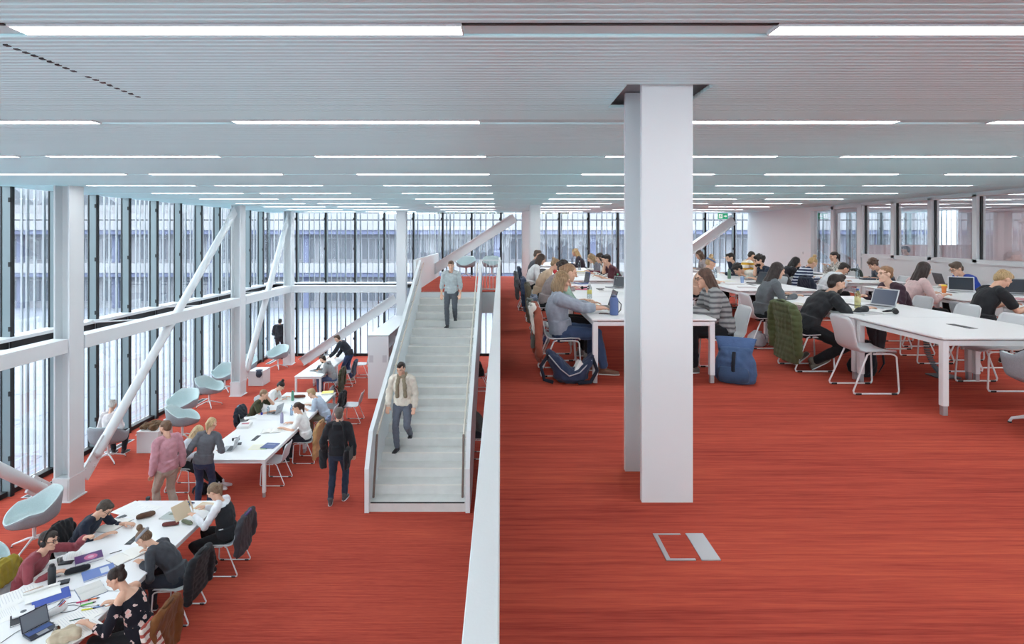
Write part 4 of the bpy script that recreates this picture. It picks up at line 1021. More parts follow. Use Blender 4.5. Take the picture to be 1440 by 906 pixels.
chair(-4.02, 15.75, 90, 0, 'empty pale chair pulled out right of the second lower table','white')
chair(-4.55, 15.6, 90, 0, 'chair with black jacket at the far right of the second lower table', 'grey')
# ---- standing on the lower floor
person('man in pink shirt and beige trousers standing by the front table', -5.92,10.3, 62, 0, sit=False, h=1.03, top=(190,140,150), loose=.010, bottom=(176,164,150), shoe=(90,80,70), lean=0,hunch=4,neck=6,hp=6,hy=16, hands=[(-.24,.06,.86),(.26,-.02,.84)], hair=(110,84,66), style='crop', beard=True, feet=[(-.1,.1,.085),(.1,-.12,.1)])
person('blonde woman in grey sweater standing at the second lower table', -5.50,10.72, 8, 0, sit=False, sex='f', h=.97, top=(96,98,104), loose=.008, bottom=(54,64,90), shoe=(50,50,56), lean=6,hunch=6,neck=4,hp=14, hy=-20, side=10, hands=[(-.36,.02,.95),(.22,.22,1.0)], hair=(200,174,134), style='pony')
person('man in black hoodie with shoulder bag walking away on red carpet', -3.08,11.0, 4, 0, sit=False, h=1.03, top=(38,39,43), loose=.012, bottom=(44,52,68), shoe=(70,72,76), lean=2,hunch=6,neck=4,hp=10,hy=8, hands=[(-.30,.14,.92),(.28,.03,.88)], hair=(92,82,76), style='short', hoodc=(36,37,41), feet=[(-.12,-.14,.10,-12),(.10,.08,.085)])
person('man in black leather jacket bending over the far narrow table', -5.25,20.1, 82, 0, sit=False, h=1.02, top=(44,46,52), loose=.015, bottom=(58,72,104), shoe=(150,140,126), lean=30,hunch=16,neck=4,hp=32, hands=[(-.2,.62,.86),(.12,.5,.80)], hair=(86,66,54), style='short', feet=[(-.12,.12,.085),(.1,-.06,.085)])
seat('man in grey hoodie at the black laptop on the narrow table','chair with olive coat under the grey hoodie', -5.32,18.4, L_, 0, top=(150,152,154), hoodc=(146,148,150), bottom=(84,104,140), lean=18,hunch=16,hp=28, hands=[(-.14,.40,.78),(.14,.42,.78)], hair=(62,50,44), style='short', loose=.008, beard=True)
chair(-5.2, 19.55, 90, 0, 'chair with dark blue jacket behind the olive coat','grey')
chair(-4.95, 20.75, 90, 0, 'empty pale chair beyond the bending man near the far windows','white')
person('figure in dark coat standing at the far corner window', -8.98,23.55, 10, 0, sit=False, h=.97, top=(52,54,58), loose=.03, bottom=(58,58,62), shoe=(40,40,44), lean=2,hunch=5,neck=4,hp=10, hands=[(-.10,.20,1.0),(.10,.20,1.0)], hair=(60,58,58), style='short', hoodc=(50,52,56))
# ---- armchairs along the windows
tub(-7.58,9.42, 140, 0, 'mint felt armchair at the foot of the nearest left column')
tub(-7.28,8.0, -60, 0, 'felt armchair at the left frame edge behind the man in maroon')
tub(-8.80,13.0, 8, 0, 'felt armchair with the white-haired reader by the left windows')
person('white-haired person in pale top seated in armchair facing the windows', -8.80,13.02, 6, 0, sex='f', top=(222,214,214), bottom=(44,46,52), lean=4,hunch=10,hp=20, hands=[(-.13,.3,.72),(.13,.3,.72)], hair=(206,204,196), style='bun', shoe=(60,60,64), pz=.56)
tub(-8.55,15.6, 175, 0, 'mint felt armchair facing the hall, third bay of the left windows')
tub(-7.85,14.3, -70, 0, 'grey-backed felt armchair behind the man in pink shirt')
tub(-8.62,17.15, -100, 0, 'felt armchair turned sideways before the second left column')
tub(-8.97,18.85, 178, 0, 'felt armchair facing the hall behind the sideways one')
tub(-8.9,20.2, 190, 0, 'felt armchair half hidden by the second left column')
tub(-8.45,22.0, 160, 0, 'pale blue felt armchair near the far left corner column')
tub(-1.40,23.4, 170, 1, 'felt armchair beside the descending man, by the upper far windows')
tub(-.36,23.5, 185, 1, 'felt armchair behind the thin-barred guard, by the upper far windows')
tub(4.82,4.98, -10, 1, 'grey felt armchair cut by the right frame edge')
# ---- on the stairs
person('man in grey-green shirt coming down the upper stairs', -1.36,15.98, 178, 0, z=RISE*15, sit=False, h=1.08, top=(172,182,184), sleeve=.72, bottom=(84,88,94), shoe=(40,40,44), lean=0,hunch=4,neck=6,hp=12, loose=.006, hands=[(-.26,.10,.90),(.27,.06,.88)], hair=(104,82,66), style='quiff', feet=[(.10-.2,-.08,.085+RISE,-4),(.08,.22,.095,-8)], pz=.995)
person('man in cream sweater and long scarf coming down the lower stairs', -2.0,11.86, 176, 0, z=RISE*4, sit=False, h=1.07, top=(216,210,196), bottom=(98,104,116), shoe=(36,36,40), lean=2,hunch=6,neck=6,hp=22,hy=-14, loose=.012, hands=[(-.26,.06,.88),(.28,.12,.92)], hair=(56,46,42), style='short', scarf=((136,126,106),.42), feet=[(-.12,-.16,.10+RISE,-14),(.09,.12,.09,-4)], pz=.985)
# ---- seen through the gap between stair and parapet
seat('dark-haired woman in black seen through gap beside the stairs','chair with pink cushion in the gap beside the stairs', -.66,19.0, L_, 0, 'red', sex='f', top=(36,36,40), bottom=BLK, hair=(48,34,30), style='long', lean=16,hunch=16,hp=30)
seat('man in grey-green sweater under the upper floor beside the stairs','chair nearest the viewer in the gap beside the stairs', -.42,13.3, L_, 0, 'white', top=(96,100,98), bottom=(50,54,60), hair=(50,42,40), lean=18,hunch=14,hp=26)
# ---- upper floor, left row
seat('woman with blonde bob in grey-blue blouse at the dark laptop','chair with rust jacket under the grey-blue blouse', .74,7.18, R, 1, sex='f', top=(150,158,170), loose=.014, sleeve=.8, bottom=JEAN, shoe=(110,76,60), lean=-12,hunch=16,neck=10,hp=16, hands=[(-.12,.54,.79),(.10,.58,.79)], hair=(150,124,94), style='bob', feet=[(-.1,.40,.085),(.12,.52,.085)], tl=-.035)
seat('woman in mint t-shirt behind the grey-blue blouse','chair under the mint t-shirt', .78,8.05, R, 1, sex='f', top=(150,176,160), sleeve=.35, bottom=BLK, shoe=(150,148,146), lean=6,hunch=12,hp=20, hands=[(-.16,.42,.78),(.16,.46,.78)], hair=(158,124,96), style='pony', feet=[(-.1,.35,.085),(.12,.42,.085)])
seat('curly-haired woman with red scarf at the upper left row','chair with olive brown jacket under the red scarf', .78,10.15, R, 1, sex='f', top=(150,138,138), bottom=BLK, lean=18,hunch=16,hp=24, hair=(56,46,42), style='curly', scarf=((190,40,48),.05), hands=[(-.16,.46,.78),(.16,.48,.78)])
seat('bending person in beige blouse beyond the red scarf','chair with navy quilted jacket under the beige blouse', .76,11.6, R, 1, sex='f', top=(198,172,146), bottom=BLK, lean=18,hunch=18,hp=32, hair=(150,122,94), style='bun')
seat('dark-haired woman in white blouse, third chair row of the upper left','chair with charcoal jacket under the white blouse', .66,13.3, R, 1, sex='f', top=(226,226,226), bottom=BLK, lean=14,hunch=14,hp=26, hair=(70,54,46), style='bob')
seat('farthest person of the upper left row, only the head showing','chair with dark navy jacket at the far end of the upper left row', .80,15.4, R, 1, top=(90,90,96), bottom=BLK, lean=8,hunch=10,hp=14, hair=(96,80,70), style='short')
seat('woman with long blonde hair and dark top at the farthest left table','chair under the long blonde hair at the farthest left table', 2.62,18.4, L_, 1, sex='f', top=(60,56,66), bottom=BLK, lean=14,hunch=12,hp=20, hair=(196,164,116), style='long', band=(206,186,150))
seat('woman with straight light-brown hair and grey shirt, right of upper left row','chair under the straight light-brown hair', 2.70,15.0, L_, 1, sex='f', top=(120,116,124), bottom=BLK, lean=22,hunch=14,hp=34, hair=(156,128,98), style='long')
seat('brunette in white-and-black top next to the maroon t-shirt','chair under the brunette in white and black', 2.68,14.1, L_, 1, sex='f', topm=pattern('blotch_bw','blotch',[(228,226,224),(40,40,46)],9), bottom=BLK, lean=14,hunch=14,hp=22, hair=(66,50,42), style='long')
seat('man in maroon t-shirt with hand at mouth beside the white column','chair under the maroon t-shirt', 2.66,13.05, L_, 1, top=(84,46,54), sleeve=.35, bottom=BLK, lean=16,hunch=14,hp=16, hair=(42,36,34), style='quiff', hands=[(-.14,.46,.79),(.06,.30,1.10)])
seat('woman with glasses and wavy brown hair in striped grey cardigan','chair under the striped cardigan', 2.78,7.25, L_, 1, sex='f', topm=pattern('knit_stripe','softstripe',[(84,84,88),(150,150,150)],5), loose=.014, bottom=BLK, shoe=(110,106,100), lean=10,hunch=16,hp=14, hair=(84,62,52), style='long', glasses=True, hands=[(-.14,.42,.79),(.14,.44,.79)])
# ---- upper floor, right foreground table
seat('bearded man in black shirt with white earbud at the silver laptop','nearest occupied chair, under the man in black shirt', 3.92,7.42, R, 1, top=(46,48,51), bottom=BLK, shoe=(112,108,98), lean=26,hunch=18,hp=14, hair=(46,38,36), style='quiff', beard=True, hands=[(-.06,.36,1.0),(.22,.62,.79)], feet=[(-.10,-.10,.12,-35),(.12,.02,.11,-30)], loose=.01)
seat('woman with very long dark hair in grey top at the table end','chair with plastic bag below, under the long dark hair', 4.0,8.88, R, 1, sex='f', top=(98,102,106), bottom=BLK, lean=12,hunch=14,hp=18, hair=(58,48,46), style='long', hands=[(-.16,.42,.79),(.16,.44,.79)])
seat('short-haired man in dark plum sweater holding a phone','chair under the plum sweater', 5.86,8.40, L_, 1, top=(62,44,54), bottom=(70,70,76), shoe=(190,186,180), lean=18,hunch=16,hp=2, skin_c=3, hair=(150,112,84), style='crop', hands=[(-.2,.34,.92),(.2,.44,.80)], feet=[(-.1,.42,.085),(.12,.36,.085)])
chair(4.02,6.40, R, 1, 'empty white shell chair standing out in the right foreground')
chair(5.72,7.42, L_, 1, 'empty white chair across the right foreground table, by the power slot')
chair(5.50,6.50, L_, 1, 'empty chair tucked under the right foreground table by the frame edge')
# ---- upper floor, middle row
seat('man in navy shirt resting his chin on his hand, middle upper row','chair under the chin-resting man in navy shirt', 5.82,14.0, L_, 1, top=(40,46,60), bottom=BLK, lean=16,hunch=12,hp=18, hair=(46,40,38), style='short', hands=[(-.14,.44,.79),(.02,.30,1.10)])
seat('man in navy t-shirt with hand on mouth at the dark laptops','chair under the man in navy t-shirt', 5.80,12.45, L_, 1, top=(38,46,62), sleeve=.35, bottom=BLK, lean=12,hunch=14,hp=20, hair=(40,36,34), style='curly', beard=True, hands=[(-.16,.44,.79),(.04,.30,1.10)])
seat('person with dark curls bent very low between the two navy shirts','chair under the low dark curls', 5.95,13.25, L_, 1, top=(206,200,190), bottom=BLK, lean=38,hunch=24,hp=50, hair=(50,44,42), style='curly')
seat('child-size head with blond hair and blue headband at the middle row','chair under the blue headband', 3.94,11.7, R, 1, sex='f', top=(196,160,140), bottom=BLK, lean=16,hunch=16,hp=24, hair=(186,156,116), style='topbun', band=(106,120,150)) if False else seat('person with blond hair and blue headband at the middle row','chair under the blue headband', 3.94,11.7, R, 1, sex='f', top=(196,160,140), bottom=BLK, lean=16,hunch=16,hp=24, hair=(186,156,116), style='topbun', band=(106,120,150))
seat('woman with brown hair facing left beneath the leaning brace','chair under the woman beneath the brace', 5.85,16.3, L_, 1, sex='f', top=(150,140,140), bottom=BLK, lean=14,hunch=14,hp=20, hair=(92,68,54), style='bob')
# ---- upper floor, right row
seat('man in yellow and white shirt looking at his phone','chair under the yellow and white shirt', 6.55,15.8, R, 1, topm=pattern('yellow_stripe','stripe',[(228,224,214),(206,160,60)],2.2), bottom=BLK, lean=16,hunch=14,hp=26, hair=(52,46,42), style='crop', hands=[(-.1,.40,1.0),(.12,.40,1.0)])
seat('person mostly hidden behind the navy shirt, far right row','chair of the mostly hidden person, far right row', 6.5,16.75, R, 1, top=(120,110,100), bottom=BLK, lean=12,hunch=14,hp=20, hair=(92,78,70), style='short') if False else None
seat('woman with long black hair bent towards her phone, right row','chair under the bent long black hair', 6.5,13.55, R, 1, sex='f', top=(48,46,50), bottom=BLK, lean=26,hunch=18,hp=30, hair=(40,35,35), style='long', hands=[(-.1,.40,.95),(.12,.40,.95)])
seat('blonde with top bun in navy striped jumper','chair under the navy striped jumper', 6.5,12.75, R, 1, sex='f', topm=pattern('navy_stripe','stripe',[(44,52,78),(206,210,220)],5), bottom=BLK, lean=20,hunch=18,hp=38, hair=(188,152,104), style='topbun')
seat('dark-haired man in white shirt bent over, near the glazed door','chair with navy jacket under the white shirt', 6.5,11.75, R, 1, top=(206,208,212), bottom=BLK, lean=30,hunch=20,hp=42, hair=(48,42,40), style='short')
seat('woman with tied dark hair in plaid shirt facing left at the glazed door','chair under the plaid shirt', 8.5,14.4, L_, 1, sex='f', topm=pattern('plaid','check',[(206,200,192),(150,142,138)],24), bottom=BLK, lean=12,hunch=12,hp=10, hair=(48,38,36), style='pony', hands=[(-.12,.36,.95),(.14,.36,.95)])
seat('person with wavy brown hair half hidden behind the plum sweater','chair under the wavy brown hair', 8.5,12.6, L_, 1, top=(84,90,100), bottom=BLK, lean=24,hunch=20,hp=36, hair=(88,66,54), style='curly')
seat('woman with long dark hair in pale pink blouse, upper right','chair with navy jacket under the pink blouse', 6.38,9.05, R, 1, sex='f', top=(206,178,176), bottom=BLK, sleeve=.78, lean=8,hunch=20,hp=18,hy=12, hair=(54,42,40), style='long', hands=[(-.16,.46,.79),(.17,.42,.79)])
seat('man in blue t-shirt with glasses leaning over the grey laptop','chair under the blue t-shirt', 8.50,10.35, L_, 1, top=(42,66,148), sleeve=.35, bottom=BLK, lean=22,hunch=16,hp=28, hair=(84,68,56), style='quiff', glasses=True, hands=[(-.2,.40,.79),(.16,.44,.79)])
seat('short-blond person in black t-shirt writing at the right edge','grey chair under the black t-shirt', 6.32,7.62, R, 1, 'grey', sex='f', top=(42,43,46), sleeve=.35, bottom=(52,54,58), lean=6,hunch=26,hp=44, hair=(176,148,108), style='short', hands=[(-.14,.48,.79),(.16,.50,.79)])
# ---- behind the glazing
seat('dark head of a person seated behind the second glass pane','chair behind the second glass pane', 12.0,17.0, 60, 1, top=(70,72,80), bottom=BLK, h=1.08, lean=2,hunch=6,hp=12, hair=(44,38,36), style='short', skin_c=2)
seat('person in blue behind the third glass pane, just the crown visible','chair behind the third glass pane', 11.75,15.45, 60, 1, top=(60,84,130), bottom=BLK, h=1.06, lean=4,hunch=8,hp=20, hair=(70,84,110), style='short')
table(12.3, 16.2, 1.2, 2.0, 1, 'white table in the glazed side room', slot=False) if False else None
# ================================================================ jackets, bags
jacket(-6.12,7.45,R,0,'mustard jacket hanging on the chair of the man in maroon',(150,136,52),seed=1,flap=True)
jacket(-6.12,8.42,R,0,'black jacket hanging behind the man in navy sweater',(34,35,38),seed=2,flap=True)
jacket(-4.30,7.72,L_,0,'black puffer jacket on the chair of the woman with the bun',(38,40,44),'puffer',seed=3,low=.3)
jacket(-4.12,6.62,L_,0,'brown coat on the chair of the floral dress',(116,74,42),seed=4,low=.22)
jacket(-4.16,8.80,L_,0,'charcoal jacket with purple lining on the newspaper chair',(62,62,68),seed=5,low=.28,lining=(84,70,120))
jacket(-6.34,11.6,R,0,'black jacket behind the woman with braids',(38,38,42),seed=6,flap=True)
jacket(-6.10,14.25,R,0,'black jacket with blue sleeve behind the olive t-shirt',(44,50,60),seed=7,flap=True,lining=(110,130,150))
jacket(-4.38,13.05,L_,0,'tan coat trailing from the chair of the white t-shirt',(176,138,96),seed=8,low=.12,w=.27)
t = jacket(-4.30,13.42,L_,0,'folded denim jacket lying over the tan coat',(116,132,160),seed=9,low=.5,w=.16,sleeves=False)
jacket(-4.55,15.6,L_,0,'black jacket on the chair at the far right of the second lower table',(34,34,37),seed=10,low=.3,flap=True)
jacket(-5.32,18.4,L_,0,'olive coat on the chair of the grey hoodie',(66,70,54),seed=11,low=.14,w=.28)
jacket(-5.2,19.55,L_,0,'dark blue jacket on the chair beside the bending man',(58,68,84),seed=12,sleeves=False)
jacket(.74,7.18,R,1,'rust jacket with white fleece on the nearest upper left chair',(150,82,66),seed=13,low=.18,w=.27)
t = jacket(.70,7.56,R,1,'sage green coat hanging beside the rust jacket',(104,112,106),seed=14,low=.25,w=.14,sleeves=False)
jacket(.78,8.05,R,1,'pale blue-grey jacket behind the mint t-shirt',(110,120,136),seed=15,sleeves=False)
jacket(.78,10.15,R,1,'olive brown jacket on the chair of the red scarf',(92,84,70),seed=16,low=.2)
jacket(.76,11.6,R,1,'navy quilted jacket with white edge on the beige blouse chair',(54,66,90),'puffer',seed=17,low=.2)
jacket(.66,13.3,R,1,'charcoal jacket on the white blouse chair',(84,86,90),seed=18,low=.25)
jacket(.80,15.4,R,1,'dark navy jacket on the farthest chair of the upper left row',(52,60,78),seed=19,low=.25)
jacket(3.92,7.42,R,1,'olive green quilted jacket draped over the chair of the bearded man',(84,92,62),'puffer',seed=20,low=.12,w=.30)
jacket(.70,7.02,R,1,'white fleece hung over the rust jacket',(216,212,204),seed=25,low=.52,w=.15,sleeves=False)
jacket(4.0,8.88,R,1,'grey scarf-like cardigan behind the long dark hair',(98,100,102),seed=21,sleeves=False) if False else None
jacket(6.5,12.75,R,1,'dark grey jacket on the striped jumper chair',(78,78,80),seed=22)
jacket(6.5,11.75,R,1,'navy jacket on the chair of the bent white shirt',(46,52,66),seed=23)
jacket(6.38,9.05,R,1,'navy jacket slung on the chair of the pink blouse',(54,60,74),seed=24,low=.4)
jacket(8.5,14.4,L_,1,'dark green jacket behind the plaid shirt',(56,62,58),seed=25,low=.45)
op = thing('backpack','navy backpack lying open beside the nearest upper left table leg','backpack',(.80,6.72,UP)); m = MB(); Yv=Vector((0,1,0))
m.loft([(Vector((-.02,0,.05)),Vector((1,0,0)),Yv,.17,.13),(Vector((-.10,0,.16)),Vector((.9,0,.4)),Yv,.10,.13),(Vector((-.19,0,.28)),Vector((.85,0,.5)),Yv,.07,.12),(Vector((-.25,0,.36)),Vector((.85,0,.5)),Yv,.035,.09)],16)
m.loft([(Vector((.04,0,.05)),Vector((1,0,0)),Yv,.18,.13),(Vector((.14,0,.14)),Vector((.8,0,-.5)),Yv,.08,.13),(Vector((.23,0,.25)),Vector((.8,0,-.5)),Yv,.045,.12),(Vector((.27,0,.32)),Vector((.8,0,-.5)),Yv,.025,.09)],16)
put('body', skin(m,.012,2,.006,4), cloth((52,62,86)), op, True)
put('inner_papers', MB().box(-.03,.09,-.08,.08,.06,.27,M=Matrix.Rotation(.5,4,'Y')), PAPER, op); put('yellow_envelope', MB().box(-.06,-.02,-.09,.05,.1,.24,M=Matrix.Rotation(-.3,4,'Y')), mat('envelope_yellow',(206,160,70),.7), op)
put('shoulder_strap', MB().tube([(.25,-.08,.30),(.30,-.12,.16),(.22,-.16,.04),(.08,-.16,.03)],[.022]*4,8,flat=.4), cloth((34,38,50)), op, True); put('shoulder_strap', MB().tube([(-.24,-.06,.34),(-.34,-.08,.2),(-.30,-.10,.05),(-.2,-.1,.02)],[.02]*4,8,flat=.4), cloth((34,38,50)), op, True)
put('zip', MB().tube([(-.25,-.10,.33),(-.12,-.14,.18),(-.02,-.145,.10),(.10,-.14,.14),(.24,-.10,.27)], .007, 6), SILVER, op, True)
backpack(2.72,6.72,150,1,'blue roll-top backpack standing by the table leg beside the column',(74,98,134),h=.38,w=.46,d=.26,rolltop=True)
backpack(4.42,7.05,30,1,'black backpack under the right foreground table',(40,42,46),h=.40,w=.36,d=.24)
backpack(.62,9.1,180,1,'dark blue bag on the floor behind the rust jacket',(56,62,100),h=.22,w=.3,d=.2)
backpack(3.95,8.95,90,1,'grey plastic bag of papers below the chair of the long dark hair',(176,178,184),h=.2,w=.3,d=.26,trim=(150,152,158)) 
backpack(-5.25,18.1,90,0,'grey and white bag on the floor beside the grey hoodie',(150,152,156),h=.34,w=.3,d=.2)
backpack(4.6,12.0,10,1,'grey bag under the table with the dark laptops',(120,122,126),h=.36,w=.3,d=.2)
backpack(-5.85,11.35,0,0,'black camera bag on the floor below the standing blonde woman',(38,38,41),h=.2,w=.26,d=.18)
# shoulder bag of the walking man hangs from his shoulder
sb = thing('messenger_bag','black messenger bag hanging on the walking man','bag',(-2.86,10.80,.74))
put('body', skin(MB().loft([(Vector((0,0,0)),Vector((0,1,0)),Vector((1,0,0)),.15,.05),(Vector((0,0,.2)),Vector((0,1,0)),Vector((1,0,0)),.17,.06),(Vector((0,0,.33)),Vector((0,1,0)),Vector((1,0,0)),.16,.045)],16),.012,2,.004,3), cloth((36,37,41)), sb, True)
put('flap', MB().rbox(.05,.075,-.155,.155,.12,.35,.02), cloth((30,31,34)), sb)
put('strap', MB().tube([(-.01,-.10,.33),(-.04,-.02,.55),(-.10,.08,.74),(-.20,.20,.80),(-.22,.36,.70),(-.10,.38,.5),(.02,.14,.33)], .016, 8, flat=.4), cloth((30,31,34)), sb, True)
sl_ = thing('jacket','dark jacket carried over the left arm of the walking man','jacket',(-3.40,11.1,.62))
put('shell', skin(MB().loft([(Vector((0,0,0)),Vector((1,0,0)),Vector((0,1,0)),.07,.05),(Vector((0,.02,.25)),Vector((1,0,0)),Vector((0,1,0)),.09,.07),(Vector((.02,.03,.46)),Vector((1,0,0)),Vector((0,1,0)),.07,.06)],14),.013,3,.008,5), cloth((42,43,47)), sl_, True)
put('collar', MB().tube([(-.06,0,.47),(0,.03,.5),(.06,0,.47)],.02), cloth((34,35,39)), sl_, True)
shw = thing('scarf','red and white fringed shawl trailing beside the brown coat','shawl',(-3.86,6.35,0))
m = MB()
for k in range(7): m.tube([(-.02,-.1+.035*k,.80),(.05,-.12+.04*k,.6),(.09,-.13+.045*k,.35),(.12+.01*(k%3),-.14+.05*k,.14)], [.026,.03,.028,.016], 8)
put('cloth', skin(m,.012,2,.006,9), pattern('shawl_stripe','stripe',[(214,206,198),(156,74,66)],4), shw, True)
m = MB()
for k in range(16): m.tube([(.12,-.15+.022*k,.15),(.125+.01*math.sin(k*3),-.16+.024*k,.04)], .005, 6)
put('fringe', m, cloth((214,204,194)), shw)['kind'] = 'stuff'
# white low boxes by the windows
def lowbox(x, y, w, d, h, label):
    t = thing('storage_box', label, 'storage cube', (x,y,0)); put('carcass', MB().rbox(-w/2,w/2,-d/2,d/2,0,h-.02,.006), WHITE, t); put('top', MB().rbox(-w/2-.003,w/2+.003,-d/2-.003,d/2+.003,h-.02,h,.006), TOPW, t); return t
lowbox(-8.2,13.75,.5,.6,.5,'white box with brown fur on top, by the left windows'); lowbox(-8.22,19.75,.5,.6,.5,'white box with papers on top, before the corner column'); lowbox(-4.55,21.9,.6,.7,.78,'white box by the far windows behind the empty chair')
fur = thing('fur_garment','brown fur garment lying on the white box by the left windows','fur',(-8.18,13.72,.5)); m = MB()
for k in range(9): m.ell((rng.uniform(-.2,.2),rng.uniform(-.2,.2),.06),(.1,.09,.05+.03*rng.rand()))
put('fur', skin(m,.012,2,.012,2), cloth((104,80,58),var=.3), fur, True)
t = thing('papers_pile','loose white papers on the box before the corner column','papers',(-8.22,19.75,.5))
for k in range(4): put('sheet', MB().box(-.105,.105,-.15,.15,.002+.004*k,.005+.004*k,M=Matrix.Rotation(k*.5-.6,4,'Z')), PAPER, t)
t = thing('cloth_bundle','dark cloth hanging over the corner of the paper box','cloth',(-8.10,19.42,.3)); put('cloth', skin(MB().ell((0,0,.1),(.11,.05,.12)).ell((-.03,.1,.21),(.12,.12,.03)),.012,2,.006,4), cloth((64,70,84)), t, True)
# white bookcase row behind the stairs
bc = thing('bookcase','white double-sided bookcase row beside the stairs','bookcase',(-3.78,17.95,0))
put('end_panel', MB().rbox(-.33,.31,0,.03,0,1.95,.005), WHITE, bc); put('top', MB().rbox(-.33,.31,0,4.5,1.93,1.96,.005), WHITE, bc); put('back_panel', MB().box(-.01,.01,.03,4.5,.05,1.93), WHITE, bc)
put('side_panel', MB().box(-.33,-.30,.03,4.5,0,1.93), WHITE, bc)
for z in (.06,.43,.8,1.17,1.54): put('shelf', MB().box(.01,.30,.03,4.5,z,z+.025), WHITE, bc)
for y in (1.1,2.2,3.3,4.47): put('upright', MB().box(.01,.30,y,y+.03,0,1.93), WHITE, bc)
for x in (-.29,.12): put('grip', MB().box(x,x+.13,-.004,.002,1.12,1.34), mat('grip_grey',(190,193,198),.5), bc)
for k in range(26):
    y = .08+.037*k; h_ = .24+.05*((k*7)%5)/5
    t = thing('shelf_book','book number %d from the front on the eye-level bookcase shelf'%(k+1),'book',(-3.78+.04,17.95+y,1.195),0,'books on the bookcase shelf'); t['label'] = 'upright book on the eye-level shelf of the white bookcase'
    c = [(120,60,56),(70,84,110),(200,196,186),(96,100,96),(176,150,96)][(k*3)%5]
    put('cover', MB().box(0,.2,0,.003,0,h_).box(0,.2,.027,.03,0,h_).box(.197,.2,.003,.027,0,h_), mat('cover_%d_%d_%d'%c,c,.5), t); put('pages', MB().box(.004,.197,.003,.027,.004,h_-.004), PAPER, t)
# ================================================================ things on the lower tables
def T0(px, py, zz=.74): return at(px, py, zz)
def T1(px, py): return at(px, py, UP+.74)
p = lambda px, py: T0(px, py)
bottle(*p(73,821),0,'black cylindrical bottle standing before the man in maroon',(40,42,46),(26,27,30),h=.24,r=.043)
pouch(*p(109,805),35,0,'black pencil case between the bottle and the purple textbook',(38,39,44),.24,.04)
phone(*p(89,820),-62,0,'black wallet lying beside the black bottle',.095,.13,.02,(36,36,40),'wallet','wallet')
phone(*p(93,792.5),-75,0,'black calculator on paper beside the purple textbook',.085,.16,.015,(40,42,48),'calculator','calculator')
pen(*p(76,813),35,0,'blue pen lying left of the black bottle',(50,64,120))
openb = stack(*p(125,787),-50,0,'thick purple textbook with pink circle on the cover',[mat('purple_cover',(92,60,118),.4)],.22,.30,.035)
put('cover_circle', MB().lathe([(.075,0),(.075,.001)],28,c=(.01,.02,.035)), mat('circle_pink',(214,120,160),.5), openb); put('cover_ring', MB().lathe([(.035,0),(.035,.0012)],24,c=(.01,.02,.035)), mat('circle_light',(226,180,204),.5), openb)
stack(*p(139,806),-48,0,'blue folder with pale band beside the bun woman',[(104,128,186),(196,204,216)],.25,.34,.018,'folder','folder')
openbook(*p(180,782),60,0,'open book before the woman with the bun',.40,.28,.018)
openbook(*p(160,739),80,0,'open book read by the man in navy',.42,.29,.02)
sheet(*p(100,783),-50,0,'white sheet of notes left of the purple textbook',h=.3)
sheet(*p(66,795),-52,0,'white sheet under the writing hand of the man in maroon',w=.24,h=.34)
phone(*p(170,728),-30,0,'dark phone beside the open book of the man in navy')
sheet(*p(192,717),70,0,'spread white newspaper at the far left of the front table',w=.42,h=.6)
phone(*p(208,703.5),0,0,'small black box at the far end of the front table',.05,.06,.05,(44,46,50),'charger','charger')
pouch(*p(205,728),40,0,'brown leather pencil case in the middle of the front table',(92,70,58),.22,.042)
pouch(*p(240,739.5),15,0,'dark red pencil roll near the newspaper reader',(106,60,56),.2,.032)
stack(*p(244,727),-8,0,'thin books with olive edge left of the newspaper',[(170,178,176),(120,128,110)],.32,.22,.02,'book','book')
stack(*p(258,712),-15,0,'dark blue notebook at the far edge of the front table',[(58,64,92)],.2,.26,.018,'notebook','notebook')
pen(*p(262,710.5),10,0,'yellow highlighter lying on the dark blue notebook',(226,214,70),z=.018)
sheet(*p(290,712),-10,0,'sandy coloured papers at the far right corner of the front table',(214,192,160),.3,.24)
pouch(*p(263,737),-25,0,'patterned glasses case beside the dark red roll',(110,116,96),.19,.03,'glasses_case','case')
npp = thing('newspaper','beige newspaper held open by the woman in black vest','newspaper',(-4.70,8.85,.79),90)
put('left_page', MB().add([(-.24,.12,.0),(-.02,.0,.02),(-.02,.08,.24),(-.24,.2,.22),(-.24,.123,.0),(-.02,.003,.02),(-.02,.083,.24),(-.24,.203,.22)],[(0,1,2,3),(7,6,5,4),(0,4,5,1),(1,5,6,2),(2,6,7,3),(3,7,4,0)]), mat('newsprint',(214,196,168),.9), npp)
put('right_page', MB().add([(.24,.12,.0),(.02,.0,.02),(.02,.08,.24),(.24,.2,.22),(.24,.123,.0),(.02,.003,.02),(.02,.083,.24),(.24,.203,.22)],[(0,1,2,3),(7,6,5,4),(0,4,5,1),(1,5,6,2),(2,6,7,3),(3,7,4,0)]), MATS['newsprint'], npp)
openbook(*p(128,831),-42,0,'grey open notebook with pictures beside the floral dress',.34,.26,.014,(206,206,202),(90,110,150))
sheet(*p(20,841),-42,0,'large white sheet at the left frame edge of the front table',w=.36,h=.46)
stack(*p(72,842),-48,0,'blue ring binder half under rolled papers',[(56,82,168)],.26,.36,.02,'binder','binder')
t = thing('paper_roll','curled white papers lying on the blue binder','papers',(*p(60,838),.76),-48); put('sheet', MB().tube([(-.1,-.17,.018),(-.1,.17,.018)],.016).box(-.1,.12,-.17,.17,.001,.004), PAPER, t, False)
sheet(*p(48,832),-40,0,'small printed booklet with red edge on the front table',(206,196,180),.1,.19,.012,'booklet','booklet',lc=(170,60,56))
stack(*p(36,869),-50,0,'black notebook under a white disk drive',[(40,42,48)],.22,.27,.016,'notebook','notebook')
